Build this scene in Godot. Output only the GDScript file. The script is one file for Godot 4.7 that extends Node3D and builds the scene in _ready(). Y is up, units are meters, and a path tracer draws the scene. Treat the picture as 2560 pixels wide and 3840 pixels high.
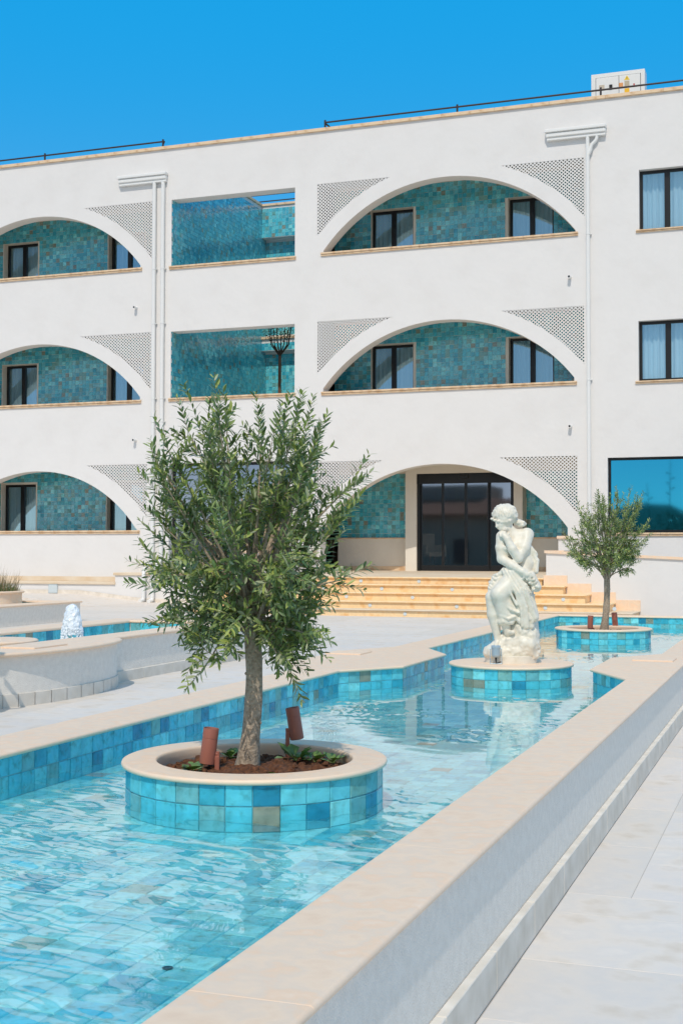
extends Node3D

const EYE := 1.634
const ZF := -28.6          # front face of the facade
const ZR := -30.0          # back wall of the galleries
var rng := RandomNumberGenerator.new()
var M := {}
var cam: Camera3D
var names := {}
var tile_meshes := []
var slab_meshes := []

# ------------------------------------------------------------------ mesh building
class MB:
	var v := PackedVector3Array()
	var n := PackedVector3Array()
	var c := PackedColorArray()
	var uv := PackedVector2Array()
	func tri(a: Vector3, b: Vector3, d: Vector3, col := Color.WHITE) -> void:
		var nn := (b - a).cross(d - a).normalized()
		v.append(a); v.append(d); v.append(b)
		for i in 3:
			n.append(nn); c.append(col)
	func trin(a: Vector3, b: Vector3, d: Vector3, na: Vector3, nb: Vector3, nd: Vector3, col := Color.WHITE) -> void:
		v.append(a); v.append(d); v.append(b)
		n.append(na); n.append(nd); n.append(nb)
		for i in 3:
			c.append(col)
	func quad(a: Vector3, b: Vector3, d: Vector3, e: Vector3, col := Color.WHITE) -> void:
		tri(a, b, d, col); tri(a, d, e, col)
	func quadn(a: Vector3, b: Vector3, d: Vector3, e: Vector3, na: Vector3, nb: Vector3, nd: Vector3, ne: Vector3, col := Color.WHITE) -> void:
		trin(a, b, d, na, nb, nd, col); trin(a, d, e, na, nd, ne, col)
	func box(mn: Vector3, mx: Vector3, col := Color.WHITE) -> void:
		var p := []
		for i in 8:
			p.append(Vector3(mx.x if i & 1 else mn.x, mx.y if i & 2 else mn.y, mx.z if i & 4 else mn.z))
		quad(p[4], p[5], p[7], p[6], col)
		quad(p[1], p[0], p[2], p[3], col)
		quad(p[5], p[1], p[3], p[7], col)
		quad(p[0], p[4], p[6], p[2], col)
		quad(p[6], p[7], p[3], p[2], col)
		quad(p[0], p[1], p[5], p[4], col)
	func bbox(mn: Vector3, mx: Vector3, r: float, col := Color.WHITE) -> void:
		# box with chamfered edges
		var lo := mn + Vector3(r, r, r)
		var hi := mx - Vector3(r, r, r)
		var P := func(i: int, axis: int) -> Vector3:
			var q := Vector3(hi.x if i & 1 else lo.x, hi.y if i & 2 else lo.y, hi.z if i & 4 else lo.z)
			q[axis] = mx[axis] if i & (1 << axis) else mn[axis]
			return q
		quad(P.call(4, 2), P.call(5, 2), P.call(7, 2), P.call(6, 2), col)
		quad(P.call(1, 2), P.call(0, 2), P.call(2, 2), P.call(3, 2), col)
		quad(P.call(5, 0), P.call(1, 0), P.call(3, 0), P.call(7, 0), col)
		quad(P.call(0, 0), P.call(4, 0), P.call(6, 0), P.call(2, 0), col)
		quad(P.call(6, 1), P.call(7, 1), P.call(3, 1), P.call(2, 1), col)
		quad(P.call(0, 1), P.call(1, 1), P.call(5, 1), P.call(4, 1), col)
		for e in [[0, 1], [2, 3], [4, 5], [6, 7], [0, 2], [1, 3], [4, 6], [5, 7], [0, 4], [1, 5], [2, 6], [3, 7]]:
			var d: int = e[0] ^ e[1]
			var along := 0 if d == 1 else (1 if d == 2 else 2)
			var ax := (along + 1) % 3
			var ay := (along + 2) % 3
			_fix(P.call(e[0], ax), P.call(e[1], ax), P.call(e[1], ay), P.call(e[0], ay), (mn + mx) * 0.5, col)
		for i in 8:
			_fix3(P.call(i, 0), P.call(i, 1), P.call(i, 2), (mn + mx) * 0.5, col)
	func _fix(a: Vector3, b: Vector3, d: Vector3, e: Vector3, mid: Vector3, col: Color) -> void:
		if (b - a).cross(d - a).dot((a + d) * 0.5 - mid) > 0.0:
			quad(a, b, d, e, col)
		else:
			quad(e, d, b, a, col)
	func _fix3(a: Vector3, b: Vector3, d: Vector3, mid: Vector3, col: Color) -> void:
		if (b - a).cross(d - a).dot(a - mid) > 0.0:
			tri(a, b, d, col)
		else:
			tri(a, d, b, col)
	func lathe(prof: Array, at: Vector3, segs := 48, col := Color.WHITE, a0 := 0.0, a1 := TAU) -> void:
		# prof: [r, y] from bottom outside upwards; the outside lies to the right of the direction of travel
		var nr := []
		for i in prof.size():
			var t := Vector2(prof[min(i + 1, prof.size() - 1)][0] - prof[max(i - 1, 0)][0], prof[min(i + 1, prof.size() - 1)][1] - prof[max(i - 1, 0)][1]).normalized()
			nr.append(Vector2(t.y, -t.x))
		for s in segs:
			var t0 := a0 + (a1 - a0) * s / segs
			var t1 := a0 + (a1 - a0) * (s + 1) / segs
			var e0 := Vector3(cos(t0), 0, -sin(t0))
			var e1 := Vector3(cos(t1), 0, -sin(t1))
			for i in prof.size() - 1:
				var r0: float = prof[i][0]
				var r1: float = prof[i + 1][0]
				var y0 := Vector3(0, prof[i][1], 0)
				var y1 := Vector3(0, prof[i + 1][1], 0)
				var n0: Vector2 = nr[i]
				var n1: Vector2 = nr[i + 1]
				var A := at + e0 * r0 + y0
				var B := at + e1 * r0 + y0
				var C := at + e1 * r1 + y1
				var D := at + e0 * r1 + y1
				quadn(A, B, C, D, e0 * n0.x + Vector3(0, n0.y, 0), e1 * n0.x + Vector3(0, n0.y, 0), e1 * n1.x + Vector3(0, n1.y, 0), e0 * n1.x + Vector3(0, n1.y, 0), col)
	func tube(pts: Array, radii: Array, sides := 8, col := Color.WHITE, caps := true) -> void:
		var rings := []
		var norms := []
		var up := Vector3(0.13, 0.97, 0.21).normalized()
		for i in pts.size():
			var d: Vector3 = (pts[min(i + 1, pts.size() - 1)] - pts[max(i - 1, 0)]).normalized()
			var s := d.cross(up)
			if s.length() < 0.2:
				s = d.cross(Vector3(1, 0, 0.3))
			s = s.normalized()
			var t := s.cross(d).normalized()
			up = t
			var ring := []
			var nn := []
			for k in sides:
				var a := TAU * k / sides
				var o := s * cos(a) + t * sin(a)
				nn.append(o)
				ring.append(pts[i] + o * radii[i])
			rings.append(ring)
			norms.append(nn)
		for i in pts.size() - 1:
			for k in sides:
				var k2 := (k + 1) % sides
				quadn(rings[i][k2], rings[i][k], rings[i + 1][k], rings[i + 1][k2], norms[i][k2], norms[i][k], norms[i + 1][k], norms[i + 1][k2], col)
		if caps:
			var L := pts.size() - 1
			for k in range(1, sides - 1):
				tri(rings[L][0], rings[L][k + 1], rings[L][k], col)
				tri(rings[0][0], rings[0][k], rings[0][k + 1], col)
	func slab(poly: Array, top: float, thick: float, rad: Array, col := Color.WHITE) -> void:
		# a flat stone with rounded edges; poly is counter-clockwise seen from above (x to the right, -z up)
		var N := poly.size()
		var levels := []
		var K := 6
		var en := []
		for i in N:
			var e: Vector2 = (poly[(i + 1) % N] - poly[i]).normalized()
			en.append(Vector2(-e.y, e.x))
		# orient the edge normals outwards
		var mid := Vector2.ZERO
		var area := 0.0
		for i in N:
			area += poly[i].cross(poly[(i + 1) % N])
		if area > 0.0:
			for i in N:
				en[i] = -en[i]
		for k in K + 1:
			var th := PI * k / K
			var pts := []
			for i in N:
				var j := (i + N - 1) % N
				var oi: float = -rad[i] * (1.0 - sin(th))
				var oj: float = -rad[j] * (1.0 - sin(th))
				var ni: Vector2 = en[i]
				var nj: Vector2 = en[j]
				var det := ni.x * nj.y - ni.y * nj.x
				var p: Vector2 = poly[i]
				if abs(det) < 0.02:
					p += ni * oi
				else:
					p += Vector2((oi * nj.y - oj * ni.y) / det, (oj * ni.x - oi * nj.x) / det)
				pts.append(Vector3(p.x, top - thick * 0.5 + thick * 0.5 * cos(th), p.y))
			levels.append(pts)
		var flat := PackedVector2Array()
		for p in levels[0]:
			flat.append(Vector2(p.x, p.z))
		var idx := Geometry2D.triangulate_polygon(flat)
		for i in range(0, idx.size(), 3):
			var a: Vector3 = levels[0][idx[i]]
			var b: Vector3 = levels[0][idx[i + 1]]
			var d: Vector3 = levels[0][idx[i + 2]]
			if (b - a).cross(d - a).y > 0.0:
				tri(a, b, d, col)
			else:
				tri(a, d, b, col)
			a = levels[K][idx[i]]; b = levels[K][idx[i + 1]]; d = levels[K][idx[i + 2]]
			if (b - a).cross(d - a).y < 0.0:
				tri(a, b, d, col)
			else:
				tri(a, d, b, col)
		for k in K:
			var t0 := PI * k / K
			var t1 := PI * (k + 1) / K
			for i in N:
				var j := (i + 1) % N
				var o := Vector3(en[i].x, 0, en[i].y)
				var n0 := o * sin(t0) + Vector3(0, cos(t0), 0)
				var n1 := o * sin(t1) + Vector3(0, cos(t1), 0)
				var a: Vector3 = levels[k][i]
				var b: Vector3 = levels[k][j]
				var d: Vector3 = levels[k + 1][j]
				var e: Vector3 = levels[k + 1][i]
				if (b - a).cross(d - a).dot(n0 + n1) > 0.0:
					quadn(a, b, d, e, n0, n0, n1, n1, col)
				else:
					quadn(b, a, e, d, n0, n0, n1, n1, col)
	func mesh() -> ArrayMesh:
		var arr := []
		arr.resize(Mesh.ARRAY_MAX)
		arr[Mesh.ARRAY_VERTEX] = v
		arr[Mesh.ARRAY_NORMAL] = n
		arr[Mesh.ARRAY_COLOR] = c
		if uv.size() == v.size():
			arr[Mesh.ARRAY_TEX_UV] = uv
		var m := ArrayMesh.new()
		m.add_surface_from_arrays(Mesh.PRIMITIVE_TRIANGLES, arr)
		return m

# ------------------------------------------------------------------ naming and tagging
func numbered(called: String) -> String:
	var k: int = names.get(called, 0)
	names[called] = k + 1
	return called if k == 0 else "%s_%03d" % [called, k]

func thing(called: String, label: String, category: String, at := Vector3.ZERO, turn := 0.0, group := "") -> Node3D:
	var o := Node3D.new()
	o.name = numbered(called)
	add_child(o)
	o.position = at
	o.rotation.y = turn
	o.set_meta("label", label)
	o.set_meta("category", category)
	if group:
		o.set_meta("group", group)
	return o

func part(parent: Node, called: String, m: Mesh, mat: Material) -> MeshInstance3D:
	var o := MeshInstance3D.new()
	o.name = called
	o.mesh = m
	o.material_override = mat
	parent.add_child(o, true)
	return o

func mpart(parent: Node, called: String, mb: MB, mat: Material) -> MeshInstance3D:
	return part(parent, called, mb.mesh(), mat)

func struct(called: String, mb: MB, mat: Material) -> MeshInstance3D:
	var o := mpart(self, numbered(called), mb, mat)
	o.set_meta("kind", "structure")
	return o

func one(called: String, mb: MB, mat: Material, label: String, category: String, group := "") -> MeshInstance3D:
	var o := mpart(self, numbered(called), mb, mat)
	o.set_meta("label", label)
	o.set_meta("category", category)
	if group:
		o.set_meta("group", group)
	return o

# ------------------------------------------------------------------ materials
func noise_tex(freq: float, seed_: int, ramp: Array, size := 256, octaves := 4, type := FastNoiseLite.TYPE_SIMPLEX_SMOOTH) -> NoiseTexture2D:
	var n := FastNoiseLite.new()
	n.noise_type = type
	n.frequency = freq
	n.seed = seed_
	n.fractal_octaves = octaves
	var t := NoiseTexture2D.new()
	t.width = size
	t.height = size
	t.seamless = true
	t.noise = n
	if ramp.size():
		var g := Gradient.new()
		g.offsets = PackedFloat32Array(ramp.map(func(r): return r[0]))
		g.colors = PackedColorArray(ramp.map(func(r): return r[1]))
		t.color_ramp = g
	return t

func mat(c: Color, rough := 0.8, metal := 0.0) -> StandardMaterial3D:
	var m := StandardMaterial3D.new()
	m.albedo_color = c
	m.roughness = rough
	m.metallic = metal
	m.vertex_color_use_as_albedo = true
	return m

func grained(m: StandardMaterial3D, tex: Texture2D, scale: float, bump: Texture2D = null, depth := 0.0) -> StandardMaterial3D:
	m.albedo_texture = tex
	m.uv1_triplanar = true
	m.uv1_world_triplanar = true
	m.uv1_scale = Vector3(scale, scale, scale)
	if bump:
		m.heightmap_enabled = true
		m.heightmap_texture = bump
		m.heightmap_scale = depth
	return m

func g(v: float, w := 0.0) -> Color:
	return Color(v, v - w * 0.5, v - w)

func make_materials() -> void:
	var fine := noise_tex(0.09, 3, [], 256, 4)
	M.plaster = grained(mat(Color(0.893, 0.884, 0.874), 0.9), noise_tex(0.012, 11, [[0.0, g(0.978, 0.004)], [0.45, g(0.992)], [1.0, g(1.0)]], 512, 6), 0.16, fine, 0.35)
	M.plaster_rough = grained(mat(Color(0.945, 0.915, 0.87), 0.92), noise_tex(0.05, 12, [[0.0, g(0.95, 0.01)], [1.0, g(1.0)]]), 1.1, noise_tex(0.16, 13, [], 512, 3), 0.28)
	M.plaster_warm = grained(mat(Color(0.92, 0.89, 0.835), 0.9), noise_tex(0.012, 14, [[0.0, g(0.965, 0.01)], [1.0, g(1.0)]]), 0.35, fine, 0.3)
	M.stone = grained(mat(Color(0.955, 0.88, 0.80), 0.55), noise_tex(0.011, 15, [[0.0, Color(0.97, 0.91, 0.85)], [0.35, Color(1.0, 0.955, 0.905)], [0.55, Color(0.97, 0.94, 0.91)], [0.72, Color(1, 0.93, 0.86)], [1.0, Color(1, 0.985, 0.97)]], 512, 6), 0.8, fine, 0.08)
	M.stone_sill = grained(mat(Color(0.92, 0.83, 0.71), 0.6), noise_tex(0.02, 16, [[0.0, Color(0.84, 0.74, 0.64)], [0.5, Color(0.96, 0.93, 0.9)], [1.0, Color(1, 0.98, 0.95)]], 256, 5), 0.7)
	M.step = grained(mat(Color(0.965, 0.88, 0.735), 0.55), noise_tex(0.012, 17, [[0.0, Color(0.95, 0.82, 0.66)], [0.45, Color(1.0, 0.965, 0.92)], [0.6, Color(0.98, 0.93, 0.87)], [1.0, Color(1, 1, 1)]], 512, 6), 0.5)
	M.tread = grained(mat(Color(0.89, 0.835, 0.75), 0.6), noise_tex(0.012, 18, [[0.0, Color(0.95, 0.90, 0.84)], [1.0, Color(1, 1, 1)]], 256, 5), 0.5)
	M.paving = grained(mat(Color(0.90, 0.865, 0.825), 0.7), noise_tex(0.010, 19, [[0.0, Color(0.93, 0.91, 0.88)], [0.4, Color(0.985, 0.98, 0.975)], [0.7, Color(0.96, 0.965, 0.975)], [1.0, Color(1, 1, 1)]], 512, 6), 0.55, fine, 0.1)
	M.grout = mat(Color(0.72, 0.7, 0.67), 0.95)
	M.skirting = grained(mat(Color(0.93, 0.895, 0.845), 0.75), noise_tex(0.02, 20, [[0.0, Color(0.9, 0.89, 0.87)], [1.0, Color(1, 1, 1)]], 256, 5), 0.9)
	M.tile_grout = mat(Color(0.54, 0.80, 0.82), 0.8)
	var tl := mat(Color(1, 1, 1), 0.13)
	tl.albedo_texture = noise_tex(0.014, 21, [[0.0, Color(0.80, 0.78, 0.74)], [0.3, Color(0.9, 0.94, 0.94)], [0.55, Color(0.98, 1, 1)], [0.8, Color(0.94, 0.98, 1.0)], [1.0, Color(1, 1, 1)]], 512, 3)
	tl.uv1_triplanar = true
	tl.uv1_world_triplanar = true
	tl.uv1_scale = Vector3(2.1, 2.1, 2.1)
	tl.heightmap_enabled = true
	tl.heightmap_texture = noise_tex(0.02, 22, [], 256, 2)
	tl.heightmap_scale = 0.16
	tl.clearcoat_enabled = true
	tl.clearcoat = 1.0
	tl.clearcoat_roughness = 0.06
	M.tile = tl
	var tp: StandardMaterial3D = tl.duplicate()
	tp.clearcoat_enabled = false
	tp.roughness = 0.24
	tp.metallic_specular = 0.42
	M.tile_pool = tp
	M.dark = mat(Color(0.055, 0.062, 0.07), 0.4)
	M.rail = mat(Color(0.2, 0.165, 0.16), 0.5)
	M.white_metal = mat(Color(0.9, 0.9, 0.89), 0.35)
	M.curtain = mat(Color(0.80, 0.93, 0.97), 0.9)
	M.curtain.backlight_enabled = true
	M.curtain.backlight = Color(0.5, 0.5, 0.5)
	M.room = mat(Color(0.45, 0.43, 0.4), 0.9)
	M.glass = coated(Color(0.75, 0.93, 1.0, 0.40))
	M.glass_dark = coated(Color(0.22, 0.70, 0.86, 0.85))
	M.glass_door = coated(Color(0.75, 0.82, 0.9, 0.5))
	M.copper = mat(Color(0.64, 0.39, 0.32), 0.45)
	M.steel = mat(Color(0.66, 0.74, 0.79), 0.3, 0.35)
	M.marble = grained(mat(Color(0.90, 0.875, 0.815), 0.46), noise_tex(0.03, 23, [[0.0, Color(0.93, 0.915, 0.88)], [0.6, Color(1, 1, 1)], [1.0, Color(1, 1, 1)]], 256, 4), 1.5)
	M.soil = grained(mat(Color(0.5, 0.35, 0.25), 0.95), noise_tex(0.05, 24, [[0.0, Color(0.35, 0.3, 0.26)], [0.5, Color(0.8, 0.75, 0.7)], [1.0, Color(1.1, 1.0, 0.95)]], 256, 5), 3.0)
	M.bark = grained(mat(Color(0.74, 0.68, 0.60), 0.9), noise_tex(0.03, 25, [[0.0, Color(0.62, 0.58, 0.53)], [0.5, Color(0.92, 0.9, 0.88)], [1.0, Color(1, 1, 1)]], 256, 5), 4.0, noise_tex(0.05, 26, [], 256, 4), 0.5)
	var lf := mat(Color(1, 1, 1), 0.42)
	lf.backlight_enabled = true
	lf.backlight = Color(0.45, 0.5, 0.25)
	M.leaf = lf
	var w := StandardMaterial3D.new()
	w.albedo_color = Color(0.6, 0.85, 0.88, 0.0)
	w.roughness = 0.02
	w.transparency = BaseMaterial3D.TRANSPARENCY_ALPHA
	M.water = w
	var f := StandardMaterial3D.new()
	f.albedo_color = Color(0.95, 0.98, 1.0, 0.8)
	f.roughness = 0.16
	f.transparency = BaseMaterial3D.TRANSPARENCY_ALPHA
	M.foam = f
	M.earth = grained(mat(Color(0.5, 0.46, 0.38), 0.95), noise_tex(0.02, 27, [[0.0, Color(0.8, 0.8, 0.75)], [1.0, Color(1, 1, 1)]]), 0.1)
	M.hill = grained(mat(Color(0.33, 0.36, 0.28), 0.95), noise_tex(0.02, 28, [[0.0, Color(0.7, 0.75, 0.65)], [1.0, Color(1, 1, 1)]]), 0.01)
	M.rooftile = mat(Color(0.62, 0.42, 0.31), 0.85)
	M.lamp = mat(Color(0.82, 0.87, 0.9), 0.15)

func coated(c: Color) -> StandardMaterial3D:
	# a mirror-coated pane: part of the light is reflected, the rest passes
	var m := StandardMaterial3D.new()
	var im := Image.create(4, 4, false, Image.FORMAT_RGBA8)
	im.fill(Color.WHITE)
	m.albedo_texture = ImageTexture.create_from_image(im)
	m.albedo_color = c
	m.metallic = 1.0
	m.roughness = 0.03
	m.transparency = BaseMaterial3D.TRANSPARENCY_ALPHA
	return m

# ------------------------------------------------------------------ glazed tiles
const GLAZE := [[0.55, 0.82, 0.84], [0.44, 0.78, 0.83], [0.33, 0.72, 0.79], [0.50, 0.72, 0.70], [0.24, 0.62, 0.71], [0.55, 0.58, 0.52], [0.64, 0.87, 0.87], [0.18, 0.53, 0.66], [0.42, 0.68, 0.68],
	[0.42, 0.81, 0.86], [0.33, 0.76, 0.83], [0.53, 0.87, 0.89], [0.24, 0.67, 0.76], [0.16, 0.56, 0.68], [0.44, 0.71, 0.73], [0.57, 0.60, 0.54]]

func make_tiles() -> void:
	for k in GLAZE.size():
		for j in 3:
			var col := Color(GLAZE[k][0], GLAZE[k][1], GLAZE[k][2]).srgb_to_linear()
			var mb := MB.new()
			var e := 0.46
			var fc := []
			for a in 3:
				for b in 3:
					var f := 1.0 + rng.randf_range(-0.15, 0.17)
					var warm := rng.randf_range(-0.06, 0.1)
					fc.append(Color(col.r * (f + warm), col.g * f, col.b * (f - warm * 0.4)))
			var fp := func(a: int, b: int) -> Vector3: return Vector3((a - 1) * e, (b - 1) * e, 0.006)
			var N := Vector3(0, 0, 1)
			for a in 2:
				for b in 2:
					var q := [[a, b], [a + 1, b], [a + 1, b + 1], [a, b + 1]]
					for t in [[0, 1, 2], [0, 2, 3]]:
						for i in [t[0], t[2], t[1]]:
							mb.v.append(fp.call(q[i][0], q[i][1])); mb.n.append(N); mb.c.append(fc[q[i][0] * 3 + q[i][1]])
			var rim := col * 0.95
			rim.a = 1.0
			var o := 0.49
			var I := [Vector3(-e, -e, 0.006), Vector3(e, -e, 0.006), Vector3(e, e, 0.006), Vector3(-e, e, 0.006)]
			var O := [Vector3(-o, -o, 0.002), Vector3(o, -o, 0.002), Vector3(o, o, 0.002), Vector3(-o, o, 0.002)]
			for i in 4:
				var i2 := (i + 1) % 4
				mb.quad(O[i], O[i2], I[i2], I[i], rim)
				mb.quad(O[i] - Vector3(0, 0, 0.006), O[i2] - Vector3(0, 0, 0.006), O[i2], O[i], rim)
			tile_meshes.append(mb.mesh())
	for k in 10:
		var mb := MB.new()
		var f := rng.randf_range(0.93, 1.03)
		mb.bbox(Vector3(-0.5, -0.02, -0.5), Vector3(0.5, 0.0, 0.5), 0.002, Color(f, f * rng.randf_range(0.985, 1.0), f * rng.randf_range(0.965, 1.0)))
		slab_meshes.append(mb.mesh())

func screen_size(p: Vector3, w: float) -> float:
	# how large a piece shows from the camera; 0 outside the frame
	var q: Vector3 = cam.transform.affine_inverse() * p
	if q.z > -0.3:
		return 0.0
	var u := q.x / -q.z
	var t := q.y / -q.z
	if abs(u) > 0.275 or abs(t) > 0.41:
		return 0.0
	return w / -q.z

var pile := []     # [mesh, transform, size]
func lay(ms: Array, k: int, at: Vector3, ux: Vector3, uy: Vector3, n: Vector3, w: float, h: float, tilt := 0.0) -> void:
	var b := Basis(ux, uy, n)
	if tilt > 0.0:
		b = b * Basis(Vector3(rng.randf_range(-1, 1), rng.randf_range(-1, 1), 0).normalized(), rng.randf() * tilt)
	pile.append([ms[k], Transform3D(b.x * w, b.y * h, b.z, at), screen_size(at, w)])

func glaze_index(brown := 0.12, deep := 0.2) -> int:
	var r := rng.randf()
	var k := 0
	if r < brown:
		k = [5, 3, 8][rng.randi() % 3]
	elif r < brown + deep:
		k = [12, 2, 2, 12][rng.randi() % 4]
	else:
		k = [1, 10, 9, 8, 9, 10, 2, 11, 1][rng.randi() % 9]
	return k * 3 + rng.randi() % 3

func pool_index(brown: float, deep: float) -> int:
	var r := rng.randf()
	var k: int = [9, 10, 11, 10, 14, 10, 9][rng.randi() % 7]
	if r < brown:
		k = [15, 14, 3][rng.randi() % 3]
	elif r < brown + deep:
		k = [12, 12, 10, 13][rng.randi() % 4]
	return k * 3 + rng.randi() % 3

func floor_index() -> int:
	var r := rng.randf()
	var k: int = [11, 9, 11, 9, 11, 10][rng.randi() % 6]
	if r < 0.02:
		k = [15, 14, 3][rng.randi() % 3]
	elif r < 0.06:
		k = [12, 10, 12][rng.randi() % 3]
	return k * 3 + rng.randi() % 3

func settle(parent: Node3D, called: String, rest: String, material: Material, most := 300) -> void:
	# the pieces that show largest become parts of their own, the others one joined part
	pile.sort_custom(func(a, b): return a[2] > b[2])
	var st := SurfaceTool.new()
	st.begin(Mesh.PRIMITIVE_TRIANGLES)
	var inv := parent.transform.affine_inverse()
	var left := 0
	for i in pile.size():
		if i < most and pile[i][2] > 0.0:
			var o := part(parent, called, pile[i][0], material)
			o.transform = inv * pile[i][1]
		else:
			st.append_from(pile[i][0], 0, inv * pile[i][1])
			left += 1
	if left:
		var o := part(parent, rest, st.commit(), material)
		o.set_meta("kind", "stuff")
	pile.clear()

func tile_run(a: Vector3, b: Vector3, rows: Array, w := 0.125, tilt := 0.02, brown := 0.1, deep := 0.3) -> void:
	# rows of tiles along a wall foot from a to b (its left and right end as seen from the front); rows: [bottom, top]
	var d := b - a
	var L := d.length()
	d = d / L
	var n := d.cross(Vector3.UP)
	var k := int(max(1, round(L / w)))
	var ww := L / k
	for i in k:
		for r in rows:
			var c := a + d * (i + 0.5) * ww
			c.y = (r[0] + r[1]) * 0.5
			lay(tile_meshes, pool_index(brown, deep), c, d, Vector3.UP, n, ww, r[1] - r[0], tilt)

# ------------------------------------------------------------------ start
func _ready() -> void:
	rng.seed = 20
	cam = Camera3D.new()
	cam.name = "camera"
	cam.fov = rad_to_deg(2.0 * atan(1920.0 / 4837.0))
	cam.near = 0.05
	cam.far = 3000.0
	cam.position = Vector3(0, EYE, 0)
	cam.rotation = Vector3(0.0323, 0.3424, 0.0015)
	add_child(cam)
	cam.current = true
	var env := Environment.new()
	env.background_mode = Environment.BG_SKY
	var sky := Sky.new()
	var ps := ProceduralSkyMaterial.new()
	ps.sky_top_color = Color(0.078, 0.642, 0.92)
	ps.sky_horizon_color = Color(1.22, 1.17, 1.1)
	ps.sky_curve = 0.054
	ps.ground_bottom_color = Color(0.55, 0.53, 0.5)
	ps.ground_horizon_color = Color(0.68, 0.72, 0.74)
	ps.sun_angle_max = 80.0
	ps.sun_curve = 0.75
	ps.energy_multiplier = 1.0
	sky.sky_material = ps
	env.sky = sky
	env.tonemap_mode = Environment.TONE_MAPPER_LINEAR
	env.tonemap_exposure = 0.975
	env.sdfgi_enabled = true
	env.ssao_enabled = true
	env.ssil_enabled = true
	var we := WorldEnvironment.new()
	we.name = "world"
	we.environment = env
	add_child(we)
	var sun := DirectionalLight3D.new()
	sun.name = "sun"
	sun.light_energy = 0.80
	sun.light_color = Color(1.0, 0.965, 0.92)
	sun.light_angular_distance = 0.5
	sun.shadow_enabled = true
	add_child(sun)
	var el := deg_to_rad(52.0)
	var az := deg_to_rad(8.0)
	sun.look_at_from_position(Vector3(sin(az) * cos(el), sin(el), cos(az) * cos(el)) * 50.0, Vector3.ZERO)
	make_materials()
	make_tiles()
	setting()
	pool()
	building()
	stairs()
	left_pools()
	planters()
	statue()
	facade_things()
	small_things()
	behind_the_camera()

# ------------------------------------------------------------------ ground and paving
func pave(x0: float, x1: float, z0: float, z1: float, y: float) -> void:
	var k := rng.randi() % slab_meshes.size()
	var c := Vector3((x0 + x1) * 0.5, y, (z0 + z1) * 0.5)
	var w := absf(x1 - x0) - 0.0018
	var h := absf(z1 - z0) - 0.0018
	pile.append([slab_meshes[k], Transform3D(Vector3(w, 0, 0), Vector3.UP, Vector3(0, 0, h), c), screen_size(c, w)])

func setting() -> void:
	var mb := MB.new()
	mb.quad(Vector3(-900, -0.06, 900), Vector3(900, -0.06, 900), Vector3(900, -0.06, -900), Vector3(-900, -0.06, -900))
	struct("ground", mb, M.earth)
	# the raised courtyard left of the pool and behind it
	mb = MB.new()
	mb.box(Vector3(-46, -0.05, -60), Vector3(-4.3, 0.425, 14))
	mb.box(Vector3(-4.3, -0.05, -60), Vector3(7, 0.425, -23.12))
	var court := struct("courtyard_paving", mb, M.grout)
	var x := -4.455
	var cols := [[-4.44, -5.49], [-5.49, -6.6]]
	var xx := -6.6
	while xx > -30.0:
		cols.append([xx, xx - 1.08])
		xx -= 1.08
	for i in cols.size():
		var z := 2.0 - (i % 3) * 0.24
		while z > -29.0:
			pave(cols[i][1], cols[i][0], z - 0.72, z, 0.44)
			z -= 0.72
	xx = -4.44
	while xx < 5.0:
		pave(xx, xx + 1.08, -23.9, -23.18, 0.44)
		xx += 1.08
	settle(court, "paving_slab", "paving_slabs_far", M.paving)
	# a gentle ramp up to the left in front of the long ledge
	mb = MB.new()
	var a := Vector3(-15.05, 0.441, -28.19)
	var b := Vector3(-15.05, 0.441, -25.6)
	var c := Vector3(-17.0, 0.625, -25.6)
	var d := Vector3(-17.0, 0.625, -28.19)
	mb.quad(b, a, d, c)
	mb.quad(c, d, Vector3(-26, 0.625, -28.19), Vector3(-26, 0.625, -25.6))
	mb.quad(Vector3(-26, 0.43, -25.6), b, c, Vector3(-26, 0.625, -25.6))
	struct("ramp", mb, M.paving)
	# the lower footpath right of the pool
	mb = MB.new()
	mb.box(Vector3(-1.44, -0.055, -40), Vector3(30, -0.0025, 14))
	var path := struct("footpath", mb, M.grout)
	var rows := [2.0, 1.28, 0.55, -0.18, -0.9, -1.62, -2.34, -3.06, -3.78, -4.5, -5.21, -5.94, -6.29]
	for i in rows.size() - 1:
		var off := -1.085
		pave(off, off + [1.44, 0.9, 1.3][i % 3], rows[i + 1], rows[i], 0.0)
		off += [1.44, 0.9, 1.3][i % 3]
		while off < 8.0:
			pave(off, off + 1.44, rows[i + 1], rows[i], 0.0)
			off += 1.44
	var z2 := -6.29
	while z2 > -24.0:
		pave(-1.085, -0.78, z2 - 1.1, z2, 0.0)
		z2 -= 1.1
	z2 = -6.29
	while z2 > -24.0:
		var off := -0.78
		while off < 8.0:
			pave(off, off + 1.08, z2 - 0.72, z2, 0.0)
			off += 1.08
		z2 -= 0.72
	settle(path, "paving_slab", "paving_slabs_far", M.paving)

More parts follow.
